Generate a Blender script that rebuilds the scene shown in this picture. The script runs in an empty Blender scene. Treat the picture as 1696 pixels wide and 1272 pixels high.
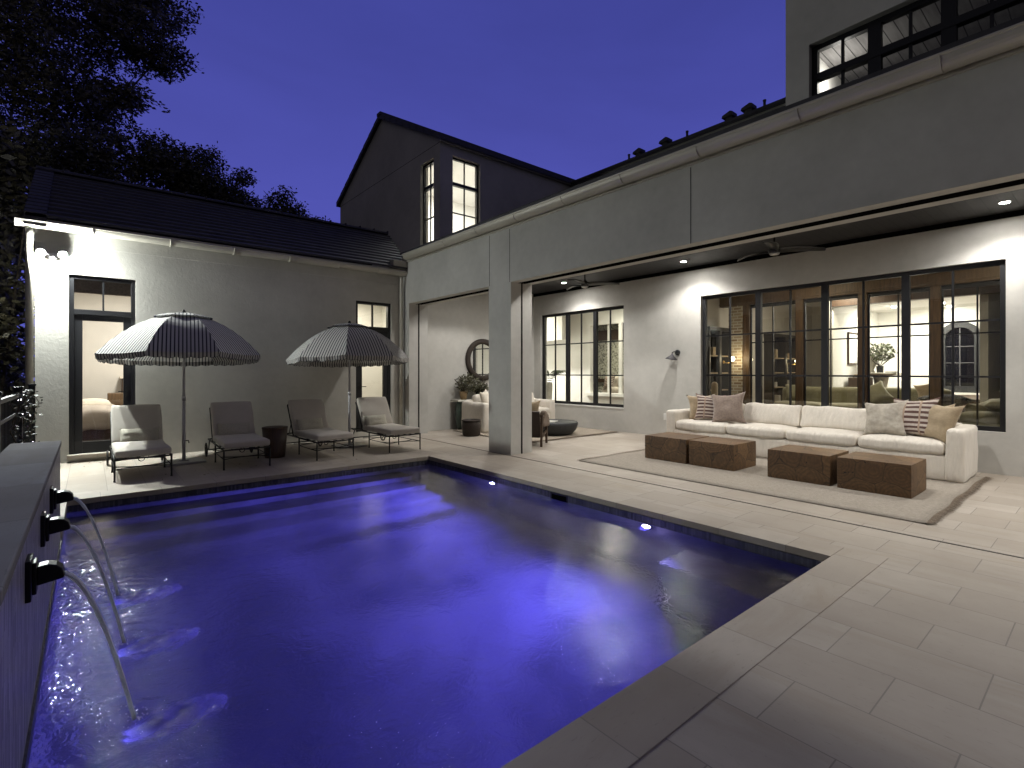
import bpy, bmesh, math, random
from mathutils import Vector, Matrix, noise
random.seed(7)
C = bpy.context.scene.collection
S = bpy.context.scene
PI = math.pi
R = math.radians

# ------------------------------------------------------------------ materials
def nt(name):
    m = bpy.data.materials.new(name); m.use_nodes = True
    t = m.node_tree; n = t.nodes; b = n['Principled BSDF']
    return m, t, n, b
def nd(t, typ, **kw):
    x = t.nodes.new(typ)
    for k, v in kw.items():
        if k.startswith('i_'):
            x.inputs[k[2:].replace('_', ' ')].default_value = v
        else: setattr(x, k, v)
    return x
def mixc(t, fac, a, b, blend='MIX'):
    x = t.nodes.new('ShaderNodeMix'); x.data_type = 'RGBA'; x.blend_type = blend
    for sock, v in ((x.inputs[0], fac), (x.inputs[6], a), (x.inputs[7], b)):
        if hasattr(v, 'is_output'): t.links.new(v, sock)
        elif isinstance(v, (int, float)): sock.default_value = v
        else: sock.default_value = (v[0], v[1], v[2], 1)
    return x.outputs[2]
def math_(t, op, a, b=0.0, c=0.0):
    x = t.nodes.new('ShaderNodeMath'); x.operation = op
    for i, v in enumerate((a, b, c)):
        if hasattr(v, 'is_output'): t.links.new(v, x.inputs[i])
        else: x.inputs[i].default_value = v
    return x.outputs[0]
def coord(t, world=False, scale=(1, 1, 1), loc=(0, 0, 0)):
    mp = t.nodes.new('ShaderNodeMapping'); mp.inputs['Scale'].default_value = scale
    mp.inputs['Location'].default_value = loc
    if world:
        g = t.nodes.new('ShaderNodeNewGeometry'); t.links.new(g.outputs['Position'], mp.inputs['Vector'])
    else:
        g = t.nodes.new('ShaderNodeTexCoord'); t.links.new(g.outputs['Object'], mp.inputs['Vector'])
    return mp.outputs[0]
def tnoise(t, vec, scale, detail=4, rough=.55, dist=0):
    x = nd(t, 'ShaderNodeTexNoise'); x.inputs['Scale'].default_value = scale
    x.inputs['Detail'].default_value = detail; x.inputs['Roughness'].default_value = rough
    x.inputs['Distortion'].default_value = dist
    t.links.new(vec, x.inputs['Vector']); return x.outputs[0]
def ramp(t, fac, stops):
    x = nd(t, 'ShaderNodeValToRGB'); e = x.color_ramp.elements
    while len(e) < len(stops): e.new(.5)
    for el, (p, c) in zip(e, stops):
        el.position = p; el.color = (c[0], c[1], c[2], 1) if not isinstance(c, (int, float)) else (c, c, c, 1)
    t.links.new(fac, x.inputs[0]); return x.outputs[0]
def bump(t, b, h, strength, dist=.01, chain=None):
    x = nd(t, 'ShaderNodeBump'); x.inputs['Strength'].default_value = strength; x.inputs['Distance'].default_value = dist
    t.links.new(h, x.inputs['Height'])
    if chain is not None: t.links.new(chain, x.inputs['Normal'])
    if b is not None: t.links.new(x.outputs[0], b.inputs['Normal'])
    return x.outputs[0]
def mat(name, col, rough=.6, metal=0., var=.12, vs=3., bmp=0., bs=60., world=False, stretch=(1, 1, 1), rnd=False, sheen=0, spec=None, bd=.01):
    m, t, n, b = nt(name)
    v = coord(t, world, stretch)
    if rnd:
        oi = nd(t, 'ShaderNodeObjectInfo'); a = nd(t, 'ShaderNodeVectorMath', operation='ADD')
        sc = nd(t, 'ShaderNodeVectorMath', operation='SCALE'); cmb = nd(t, 'ShaderNodeCombineXYZ')
        for i in range(3): t.links.new(oi.outputs['Random'], cmb.inputs[i])
        t.links.new(cmb.outputs[0], sc.inputs[0]); sc.inputs[3].default_value = 37.
        t.links.new(v, a.inputs[0]); t.links.new(sc.outputs[0], a.inputs[1]); v = a.outputs[0]
    f = tnoise(t, v, vs, 5)
    lo = [c * (1 - var) for c in col]; hi = [min(1, c * (1 + var)) for c in col]
    t.links.new(ramp(t, f, [(.3, lo), (.7, hi)]), b.inputs['Base Color'])
    b.inputs['Roughness'].default_value = rough; b.inputs['Metallic'].default_value = metal
    if spec is not None: b.inputs['Specular IOR Level'].default_value = spec
    if sheen: b.inputs['Sheen Weight'].default_value = sheen
    if bmp: bump(t, b, tnoise(t, v, bs, 4), bmp, bd)
    return m
def emis(name, col, s):
    m, t, n, b = nt(name); n.remove(b)
    e = nd(t, 'ShaderNodeEmission'); e.inputs[0].default_value = (*col, 1); e.inputs[1].default_value = s
    t.links.new(e.outputs[0], n['Material Output'].inputs[0]); return m

def stucco(name, col, bs=.35):
    m, t, n, b = nt(name); v = coord(t, True)
    f = tnoise(t, v, .9, 5, .6); f2 = tnoise(t, v, 9, 4)
    c1 = ramp(t, f, [(.3, [c * .78 for c in col]), (.7, [min(1, c * 1.10) for c in col])])
    c2 = mixc(t, .25, c1, ramp(t, f2, [(.3, [c * .85 for c in col]), (.7, [c * 1.1 for c in col])]))
    t.links.new(c2, b.inputs['Base Color']); b.inputs['Roughness'].default_value = .9
    b.inputs['Specular IOR Level'].default_value = .2
    n1 = bump(t, None, tnoise(t, v, 22, 5, .6, .6), bs, .02)
    bump(t, b, tnoise(t, v, 130, 3), bs * .7, .006, n1)
    return m
M = {}
M['stucco'] = stucco('stucco', (.54, .52, .47), .16)
M['stucco_smooth'] = stucco('loggia stucco', (.53, .515, .48), .08)
M['stucco_in'] = mat('room plaster', (.72, .70, .64), .9, var=.03)
M['white_in'] = mat('white plaster', (.85, .84, .80), .9, var=.02)
M['beige_in'] = mat('beige plaster', (.68, .65, .60), .9, var=.04)
M['black_metal'] = mat('black steel', (.012, .012, .014), .45, .3, var=.15)
M['iron'] = mat('wrought iron', (.02, .019, .018), .55, .5, var=.2)
M['gutter'] = mat('painted gutter metal', (.50, .47, .40), .5, .25, var=.08, vs=2, world=True)
M['slot'] = mat('screen track', (.004, .004, .004), 1., var=.1, spec=0.)
M['bronze'] = mat('dark bronze', (.012, .011, .010), .38, .7, var=.2)
M['cushion'] = mat('outdoor canvas', (.52, .475, .42), .95, var=.05, vs=5, bmp=.25, bs=260, rnd=True, sheen=.2)
M['lumbar'] = mat('woven lumbar cloth', (.47, .44, .365), .95, var=.2, vs=40, bmp=.4, bs=200, stretch=(1, 4, 4), rnd=True)
M['slip'] = mat('white slipcover linen', (.70, .645, .565), .95, var=.06, vs=4, bmp=.55, bs=3.2, rnd=True, sheen=.2, bd=.03, stretch=(4, 7, 1.6))
M['mauve'] = mat('mauve linen', (.25, .19, .155), .95, var=.2, vs=30, bmp=.4, bs=120, rnd=True, sheen=.3)
M['khaki'] = mat('khaki linen', (.36, .28, .18), .95, var=.12, vs=30, bmp=.4, bs=120, rnd=True, sheen=.2)
M['greyb'] = mat('washed taupe linen', (.40, .36, .30), .95, var=.28, vs=14, bmp=.4, bs=120, rnd=True, sheen=.2)
M['cream'] = mat('cream linen', (.70, .64, .54), .95, var=.06, vs=10, bmp=.3, bs=120, rnd=True)
M['pinkb'] = mat('rose brown linen', (.36, .25, .20), .95, var=.1, vs=20, bmp=.3, bs=120, rnd=True)
M['olive'] = mat('olive velvet', (.25, .235, .15), .9, var=.12, vs=6, rnd=True, sheen=.3, bmp=.3, bs=10)
M['throw'] = mat('brown knit throw', (.17, .13, .10), .95, var=.3, vs=40, bmp=.5, bs=120)
M['darkcloth'] = mat('dark throw cloth', (.015, .015, .018), .95, var=.3, vs=20)
M['drum'] = mat('dark oak drum', (.055, .028, .014), .5, var=.35, vs=8, stretch=(6, 6, .6), bmp=.2, bs=30)
M['rattan'] = mat('dark rattan', (.024, .014, .008), .6, var=.5, vs=60, bmp=.8, bs=90, stretch=(1, 1, 3))
M['walnut'] = mat('walnut', (.06, .035, .02), .5, var=.3, vs=6, stretch=(5, 5, .6))
M['wood_trim'] = mat('stained oak trim', (.115, .068, .030), .5, var=.35, vs=5, stretch=(6, 6, .7), bmp=.1, bs=30)
M['table_black'] = mat('charcoal concrete', (.022, .023, .025), .6, var=.2, vs=10)
M['terracotta'] = mat('tan clay', (.34, .24, .13), .8, var=.2, vs=12)
M['green_glaze'] = mat('green glaze', (.05, .075, .06), .3, var=.2, vs=5)
M['stone_vase'] = mat('pale stone', (.5, .48, .42), .8, var=.15, vs=8)
M['white_pole'] = mat('white painted pole', (.55, .54, .55), .5, var=.05)
M['plastic'] = mat('white plastic', (.7, .69, .66), .5, var=.03)
M['paper'] = mat('paper', (.6, .58, .54), .8, var=.1, vs=20)
M['lens_off'] = mat('lamp housing', (.35, .35, .35), .4, .5, var=.1)
M['fan'] = mat('dark fan', (.014, .013, .012), .4, .2, var=.2)
M['fan_hub'] = mat('brushed fan hub', (.4, .38, .35), .35, .8, var=.1)
M['lamp_warm'] = emis('downlight lens', (1, .97, .92), 900)
M['flood'] = emis('floodlight lens', (.95, 1, .97), 1400)
M['bulb'] = emis('sconce bulb', (1, .88, .62), 14)
M['poolled'] = emis('pool led', (.55, .45, 1), 420); M['fill_led'] = emis('added fill led', (.3, .22, 1), 3)
M['soil'] = mat('garden soil', (.02, .018, .014), .95, var=.4, vs=4, world=True)
M['grass'] = mat('dark lawn', (.02, .03, .012), .95, var=.5, vs=6, world=True, bmp=.6, bs=40)
M['bark'] = mat('bark', (.06, .045, .03), .95, var=.4, vs=8, bmp=.6, bs=20, stretch=(3, 3, .5))
def leafmat(name, a, b_):
    m, t, n, b = nt(name)
    g = nd(t, 'ShaderNodeNewGeometry')
    f = tnoise(t, coord(t, True), 1.3, 2)
    mixed = mixc(t, g.outputs['Random Per Island'], a, b_)
    t.links.new(mixc(t, f, mixed, [c * .6 for c in a]), b.inputs['Base Color'])
    b.inputs['Roughness'].default_value = .5
    return m
M['leaf'] = leafmat('oak leaves', (.10, .092, .055), (.15, .13, .07))
M['leaf2'] = leafmat('laurel leaves', (.085, .085, .05), (.14, .125, .07))
M['ivy'] = leafmat('ivy leaves', (.012, .018, .007), (.03, .038, .016))
M['olive_leaf'] = leafmat('olive leaves', (.10, .12, .06), (.2, .22, .12))
M['palm'] = leafmat('palm leaves', (.05, .08, .03), (.1, .13, .05))

def glass(name, tint=(.93, .932, .895), rough=.0):
    m, t, n, b = nt(name); n.remove(b)
    tr = nd(t, 'ShaderNodeBsdfTransparent'); tr.inputs[0].default_value = (*tint, 1)
    gl = nd(t, 'ShaderNodeBsdfGlossy'); gl.inputs['Roughness'].default_value = rough
    fr = nd(t, 'ShaderNodeFresnel'); fr.inputs[0].default_value = 1.5
    # flat double pane: same reflectance seen from either side
    g = nd(t, 'ShaderNodeNewGeometry')
    lw = nd(t, 'ShaderNodeLayerWeight'); lw.inputs[0].default_value = .25
    fac = math_(t, 'MULTIPLY_ADD', math_(t, 'POWER', lw.outputs['Facing'], 3.0), .7, .085)
    mx = nd(t, 'ShaderNodeMixShader')
    t.links.new(fac, mx.inputs[0]); t.links.new(tr.outputs[0], mx.inputs[1]); t.links.new(gl.outputs[0], mx.inputs[2])
    t.links.new(mx.outputs[0], n['Material Output'].inputs[0])
    return m
M['glass'] = glass('window glass')
m, t, n, b = nt('mirror glass'); b.inputs['Metallic'].default_value = 1; b.inputs['Roughness'].default_value = .02
f = tnoise(t, coord(t), 6); t.links.new(ramp(t, f, [(.3, .75), (.7, .85)]), b.inputs['Base Color']); M['mirror'] = m

def paver(name, col, length=.567, width=.38, offx=.373, offy=3.21, mortar=.003, along='Y', var=.16, dull=False):
    m, t, n, b = nt(name)
    g = nd(t, 'ShaderNodeNewGeometry'); sp = nd(t, 'ShaderNodeSeparateXYZ'); t.links.new(g.outputs['Position'], sp.inputs[0])
    cb = nd(t, 'ShaderNodeCombineXYZ')
    a, c = ('Y', 'X') if along == 'Y' else ('X', 'Y')
    t.links.new(math_(t, 'SUBTRACT', sp.outputs[a], offx - length * 50), cb.inputs[0])
    t.links.new(math_(t, 'SUBTRACT', sp.outputs[c], offy - width * 50), cb.inputs[1])
    br = nd(t, 'ShaderNodeTexBrick'); br.offset = .5
    for k, v in (('Scale', 1.), ('Mortar Size', mortar), ('Brick Width', length), ('Row Height', width), ('Mortar Smooth', .1), ('Bias', 0.)): br.inputs[k].default_value = v
    br.inputs['Color1'].default_value = (0, 0, 0, 1); br.inputs['Color2'].default_value = (1, 1, 1, 1); br.inputs['Mortar'].default_value = (.5, .5, .5, 1)
    t.links.new(cb.outputs[0], br.inputs['Vector'])
    st = (2.2, .5, 1) if along == 'Y' else (.5, 2.2, 1)
    off = nd(t, 'ShaderNodeVectorMath', operation='ADD'); t.links.new(coord(t, True, st), off.inputs[0])
    sc = nd(t, 'ShaderNodeVectorMath', operation='SCALE'); t.links.new(br.outputs['Color'], sc.inputs[0]); sc.inputs[3].default_value = 13.
    t.links.new(sc.outputs[0], off.inputs[1])
    f = tnoise(t, off.outputs[0], 2.0, 8, .62, .6)
    f2 = tnoise(t, coord(t, True), 1.1, 4, .6); f3 = tnoise(t, off.outputs[0], 45, 3)
    c1 = ramp(t, f, [(.28, [col[0] * .80, col[1] * .74, col[2] * .66]), (.5, col), (.72, [min(1, x * 1.12) for x in col])])
    c1 = mixc(t, math_(t, 'MULTIPLY', br.outputs['Color'], .75), c1, [col[0] * .82, col[1] * .79, col[2] * .76])
    c1 = mixc(t, ramp(t, f2, [(.38, 0.), (.68, .5)]), c1, [col[0] * .66, col[1] * .62, col[2] * .58])
    pits = ramp(t, f3, [(.30, 1.), (.36, 0.)])
    c1 = mixc(t, math_(t, 'MULTIPLY', pits, .35), c1, [x * .5 for x in col])
    c1 = mixc(t, br.outputs['Fac'], c1, [x * .55 for x in col])
    t.links.new(c1, b.inputs['Base Color'])
    t.links.new(ramp(t, f, [(.2, .50), (.8, .66)]), b.inputs['Roughness']); b.inputs['Specular IOR Level'].default_value = .0 if dull else .3
    h = math_(t, 'SUBTRACT', math_(t, 'MULTIPLY', f, .25), br.outputs['Fac'])
    bump(t, b, h, .5, .004)
    return m
TR = (.45, .403, .35)
M['deck'] = paver('travertine pavers', TR)
M['coping_x'] = paver('travertine coping along x', TR, .57, 2., .1, -20, along='X')
M['coping_y'] = paver('travertine coping along y', TR, .57, 2., .3, -20, along='Y')
M['capstone'] = paver('grey travertine cap', (.33, .33, .33), .85, 2., .3, -20, along='Y', dull=True)

def finger_tile(name, col, w=.02, h=.148, plane='auto'):
    m, t, n, b = nt(name)
    g = nd(t, 'ShaderNodeNewGeometry'); sp = nd(t, 'ShaderNodeSeparateXYZ'); t.links.new(g.outputs['Position'], sp.inputs[0])
    cb = nd(t, 'ShaderNodeCombineXYZ')
    t.links.new(math_(t, 'ADD', sp.outputs['Z'], 10.018), cb.inputs[0])
    t.links.new(math_(t, 'ADD', math_(t, 'ADD', sp.outputs['X'], sp.outputs['Y']), 50.), cb.inputs[1])
    br = nd(t, 'ShaderNodeTexBrick'); br.offset = .37
    for k, v in (('Scale', 1.), ('Mortar Size', .0012), ('Brick Width', h), ('Row Height', w), ('Mortar Smooth', .2), ('Bias', 0.)): br.inputs[k].default_value = v
    br.inputs['Color1'].default_value = (*[c * .45 for c in col], 1); br.inputs['Color2'].default_value = (*[c * 1.5 for c in col], 1)
    br.inputs['Mortar'].default_value = (*[c * .4 for c in col], 1)
    t.links.new(cb.outputs[0], br.inputs['Vector']); t.links.new(br.outputs['Color'], b.inputs['Base Color'])
    b.inputs['Roughness'].default_value = .3
    bump(t, b, math_(t, 'SUBTRACT', 1., br.outputs['Fac']), .4, .003)
    return m
M['spout_tile'] = finger_tile('charcoal finger tile', (.40, .39, .41))
M['pool_tile'] = finger_tile('waterline finger tile', (.07, .07, .08), .022, .1)
m, t, n, b = nt('pool plaster with painted glow'); v = coord(t, True); f = tnoise(t, v, .75, 4, .6, .5); f2 = tnoise(t, v, 3.5, 5, .65)  # clouded underwater light painted into the plaster colour as pale and dark patches
t.links.new(mixc(t, .35, ramp(t, f, [(.36, (.13, .14, .17)), (.62, (.46, .48, .52))]), ramp(t, f2, [(.3, (.14, .15, .18)), (.7, (.44, .46, .50))])), b.inputs['Base Color']); b.inputs['Roughness'].default_value = .8; M['plaster'] = m
m, t, n, b = nt('aerated water'); b.inputs['Base Color'].default_value = (.85, .87, .95, 1); b.inputs['Roughness'].default_value = 1
tp = nd(t, 'ShaderNodeBsdfTransparent'); mx = nd(t, 'ShaderNodeMixShader'); lw = nd(t, 'ShaderNodeLayerWeight'); lw.inputs[0].default_value = .35
fz = tnoise(t, coord(t, True), 16, 4, .7)
t.links.new(math_(t, 'MULTIPLY', math_(t, 'POWER', math_(t, 'SUBTRACT', 1., lw.outputs['Facing']), 1.6), ramp(t, fz, [(.35, .25), (.7, 1.)])), mx.inputs[0])
t.links.new(tp.outputs[0], mx.inputs[1]); t.links.new(b.outputs[0], mx.inputs[2]); t.links.new(mx.outputs[0], n['Material Output'].inputs[0]); M['bubbles'] = m

def planks(name, col, w=.14, axis='Y', world=True):
    m, t, n, b = nt(name)
    g = nd(t, 'ShaderNodeNewGeometry'); sp = nd(t, 'ShaderNodeSeparateXYZ'); t.links.new(g.outputs['Position'], sp.inputs[0])
    fr = math_(t, 'FRACT', math_(t, 'DIVIDE', math_(t, 'ADD', sp.outputs[axis], 50.), w))
    gap = math_(t, 'LESS_THAN', fr, .09)
    f = tnoise(t, coord(t, True, (1, 8, 8) if axis == 'Y' else (8, 1, 8)), 3, 5)
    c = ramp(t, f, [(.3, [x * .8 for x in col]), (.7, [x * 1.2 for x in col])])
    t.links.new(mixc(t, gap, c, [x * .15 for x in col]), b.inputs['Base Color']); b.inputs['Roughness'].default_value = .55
    bump(t, b, math_(t, 'SUBTRACT', 1., gap), .5, .006)
    return m
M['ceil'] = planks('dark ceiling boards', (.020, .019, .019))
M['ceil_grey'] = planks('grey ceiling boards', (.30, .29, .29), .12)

def roof_mat():
    m, t, n, b = nt('dark concrete roof tile')
    f = tnoise(t, coord(t, True), 2.5, 6, .65)
    t.links.new(ramp(t, f, [(.3, (.022, .021, .024)), (.75, (.055, .052, .055))]), b.inputs['Base Color'])
    b.inputs['Roughness'].default_value = .6
    bump(t, b, tnoise(t, coord(t, True), 60), .3, .004)
    return m
M['roof'] = roof_mat()

def endgrain():
    m, t, n, b = nt('teak end grain')
    oi = nd(t, 'ShaderNodeObjectInfo'); v0 = coord(t)
    sc = nd(t, 'ShaderNodeVectorMath', operation='ADD'); cmb = nd(t, 'ShaderNodeCombineXYZ')
    r = math_(t, 'MULTIPLY', oi.outputs['Random'], 40.)
    for i in range(3): t.links.new(r, cmb.inputs[i])
    t.links.new(v0, sc.inputs[0]); t.links.new(cmb.outputs[0], sc.inputs[1])
    v = sc.outputs[0]
    vd = nd(t, 'ShaderNodeTexVoronoi', feature='DISTANCE_TO_EDGE'); vd.inputs['Scale'].default_value = 3.3; vd.inputs['Randomness'].default_value = .85
    vf = nd(t, 'ShaderNodeTexVoronoi', feature='F1'); vf.inputs['Scale'].default_value = 3.3; vf.inputs['Randomness'].default_value = .85
    dn = nd(t, 'ShaderNodeVectorMath', operation='ADD'); ns = nd(t, 'ShaderNodeTexNoise'); ns.inputs['Scale'].default_value = 4
    sc2 = nd(t, 'ShaderNodeVectorMath', operation='SCALE'); sc2.inputs[3].default_value = .10
    t.links.new(v, ns.inputs['Vector']); t.links.new(ns.outputs['Color'], sc2.inputs[0]); t.links.new(v, dn.inputs[0]); t.links.new(sc2.outputs[0], dn.inputs[1])
    for x in (vd, vf): t.links.new(dn.outputs[0], x.inputs['Vector'])
    rings = math_(t, 'FRACT', math_(t, 'MULTIPLY', vf.outputs['Distance'], 9.))
    rg = ramp(t, rings, [(0., .72), (.5, 1.), (1., .72)])
    base = mixc(t, vf.outputs['Color'], (.115, .060, .024), (.205, .113, .047))
    fine = ramp(t, tnoise(t, v, 25, 6, .7), [(.3, .6), (.7, 1.15)])
    c = mixc(t, 1., base, rg, 'MULTIPLY'); c = mixc(t, 1., c, fine, 'MULTIPLY')
    edge = ramp(t, vd.outputs['Distance'], [(.003, .4), (.02, 1.)])
    c = mixc(t, 1., c, edge, 'MULTIPLY')
    hole = ramp(t, tnoise(t, v, 7, 3, .6), [(.70, 1.), (.72, .08)])
    c = mixc(t, 1., c, hole, 'MULTIPLY')
    t.links.new(c, b.inputs['Base Color']); b.inputs['Roughness'].default_value = .6
    h = math_(t, 'MULTIPLY', edge, hole)
    bump(t, b, h, .35, .004)
    return m
M['endgrain'] = endgrain()

def rugmat(name, col):
    m, t, n, b = nt(name); v = coord(t, True)
    w = nd(t, 'ShaderNodeTexVoronoi'); w.inputs['Scale'].default_value = 55; t.links.new(v, w.inputs['Vector'])
    f = tnoise(t, v, 28, 5, .75); f0 = tnoise(t, v, 2, 4)
    c = ramp(t, f, [(.3, [x * .78 for x in col]), (.7, [x * 1.14 for x in col])])
    c = mixc(t, ramp(t, f0, [(.3, 0.), (.8, .25)]), c, [x * .75 for x in col])
    t.links.new(c, b.inputs['Base Color']); b.inputs['Roughness'].default_value = 1.; b.inputs['Specular IOR Level'].default_value = .1
    bump(t, b, w.outputs['Distance'], .6, .006)
    return m
M['rug'] = rugmat('jute rug', (.35, .31, .262))
M['rug_grey'] = rugmat('grey jute rug', (.36, .31, .25))
M['fringe'] = mat('rug fringe', (.17, .13, .095), 1., var=.3, vs=30)

def stripes():
    m, t, n, b = nt('striped canopy canvas')
    uv = nd(t, 'ShaderNodeUVMap'); sp = nd(t, 'ShaderNodeSeparateXYZ'); t.links.new(uv.outputs[0], sp.inputs[0])
    fr = math_(t, 'FRACT', math_(t, 'MULTIPLY', math_(t, 'ADD', sp.outputs[0], 5.), 1 / .047))
    ln = math_(t, 'GREATER_THAN', fr, .66)
    tr_ = math_(t, 'GREATER_THAN', sp.outputs[1], .5)     # black binding along hems
    lnn = math_(t, 'MAXIMUM', ln, tr_)
    c = mixc(t, lnn, (.50, .485, .46), (.022, .022, .032))
    t.links.new(c, b.inputs['Base Color']); b.inputs['Roughness'].default_value = .9
    bump(t, b, tnoise(t, coord(t), 300, 2), .15, .002)
    tl = nd(t, 'ShaderNodeBsdfTranslucent'); t.links.new(c, tl.inputs[0])
    mx = nd(t, 'ShaderNodeMixShader'); mx.inputs[0].default_value = .12
    t.links.new(b.outputs[0], mx.inputs[1]); t.links.new(tl.outputs[0], mx.inputs[2]); t.links.new(mx.outputs[0], n['Material Output'].inputs[0])
    return m
M['stripes'] = stripes()
def weave():
    m, t, n, b = nt('striped woven pillow cloth')
    uv = nd(t, 'ShaderNodeUVMap'); sp = nd(t, 'ShaderNodeSeparateXYZ'); t.links.new(uv.outputs[0], sp.inputs[0])
    fy = math_(t, 'FRACT', math_(t, 'MULTIPLY', sp.outputs[1], 8.)); fx = math_(t, 'FRACT', math_(t, 'MULTIPLY', sp.outputs[0], 3.))
    c = mixc(t, math_(t, 'GREATER_THAN', fy, .5), (.55, .48, .42), (.11, .06, .05))
    c = mixc(t, math_(t, 'LESS_THAN', fx, .13), c, (.40, .29, .22))
    nz = ramp(t, tnoise(t, coord(t), 60, 4), [(.3, .8), (.7, 1.1)])
    t.links.new(mixc(t, 1., c, nz, 'MULTIPLY'), b.inputs['Base Color']); b.inputs['Roughness'].default_value = .95
    bump(t, b, tnoise(t, coord(t), 120), .4, .006)
    return m
M['weave'] = weave()
def brickm():
    m, t, n, b = nt('tumbled brick'); v = coord(t, True)
    g = nd(t, 'ShaderNodeSeparateXYZ'); t.links.new(v, g.inputs[0]); cb = nd(t, 'ShaderNodeCombineXYZ')
    t.links.new(math_(t, 'ADD', g.outputs[0], g.outputs[1]), cb.inputs[0]); t.links.new(g.outputs[2], cb.inputs[1])
    br = nd(t, 'ShaderNodeTexBrick')
    for k, x in (('Scale', 1.), ('Mortar Size', .012), ('Brick Width', .2), ('Row Height', .068)): br.inputs[k].default_value = x
    br.inputs['Color1'].default_value = (.25, .17, .10, 1); br.inputs['Color2'].default_value = (.5, .42, .3, 1); br.inputs['Mortar'].default_value = (.62, .58, .48, 1)
    t.links.new(cb.outputs[0], br.inputs['Vector']); t.links.new(br.outputs['Color'], b.inputs['Base Color']); b.inputs['Roughness'].default_value = .9
    return m
M['brick'] = brickm()
m, t, n, b = nt('speckled stone'); f = tnoise(t, coord(t, True), 16, 6, .75)
t.links.new(ramp(t, f, [(.42, (.05, .05, .04)), (.5, (.5, .5, .4)), (.7, (.65, .64, .55))]), b.inputs['Base Color']); M['stonewall'] = m

def water():
    m, t, n, b = nt('pool water')
    b.inputs['Base Color'].default_value = (.86, .88, 1, 1)
    b.inputs['Transmission Weight'].default_value = 1; b.inputs['IOR'].default_value = 1.33; b.inputs['Roughness'].default_value = .05
    v = coord(t, True)
    g = nd(t, 'ShaderNodeSeparateXYZ'); t.links.new(v, g.inputs[0])
    # ripples stronger where the jets fall
    near = nd(t, 'ShaderNodeMapRange'); near.inputs['From Min'].default_value = 1.7; near.inputs['From Max'].default_value = -.1
    near.inputs['To Min'].default_value = .72; near.inputs['To Max'].default_value = 1.9; t.links.new(g.outputs[0], near.inputs['Value'])
    far = nd(t, 'ShaderNodeMapRange'); far.inputs['From Min'].default_value = 6.5; far.inputs['From Max'].default_value = 4.2
    far.inputs['To Min'].default_value = .35; far.inputs['To Max'].default_value = 1.; t.links.new(g.outputs[1], far.inputs['Value'])
    amp = math_(t, 'MULTIPLY', near.outputs[0], far.outputs[0])
    big = tnoise(t, v, 2.2, 2, .5, .4); mid = tnoise(t, v, 9., 3, .6, .8); fine = tnoise(t, coord(t, True, (1, 1, 1)), 38., 3, .65, .5)
    h = math_(t, 'ADD', math_(t, 'MULTIPLY', big, .6), math_(t, 'ADD', math_(t, 'MULTIPLY', mid, .40), math_(t, 'MULTIPLY', fine, .14)))
    h = math_(t, 'MULTIPLY', h, amp)
    for yj in (4.39, 3.60, 2.78):      # rings spreading from each jet
        dv = nd(t, 'ShaderNodeVectorMath', operation='DISTANCE'); t.links.new(v, dv.inputs[0]); dv.inputs[1].default_value = (.15, yj, -.13)
        dd = dv.outputs['Value']; wv = math_(t, 'SINE', math_(t, 'MULTIPLY', dd, 62.))
        h = math_(t, 'ADD', h, math_(t, 'MULTIPLY', wv, math_(t, 'MULTIPLY', math_(t, 'POWER', 2.718, math_(t, 'MULTIPLY', dd, -5.)), .28)))
    bump(t, b, h, 1., .021)
    return m
M['water'] = water()
m, t, n, b = nt('falling water'); b.inputs['Base Color'].default_value = (.88, .89, .95, 1); b.inputs['Transmission Weight'].default_value = .12
b.inputs['Roughness'].default_value = .35; b.inputs['IOR'].default_value = 1.2
bump(t, b, tnoise(t, coord(t, False, (20, 20, 2)), 4, 3), .5, .01); tl = nd(t, 'ShaderNodeBsdfTranslucent'); tl.inputs[0].default_value = (.9, .91, .97, 1); mx = nd(t, 'ShaderNodeMixShader'); mx.inputs[0].default_value = .45
t.links.new(b.outputs[0], mx.inputs[1]); t.links.new(tl.outputs[0], mx.inputs[2]); t.links.new(mx.outputs[0], n['Material Output'].inputs[0]); M['stream'] = m

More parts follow.
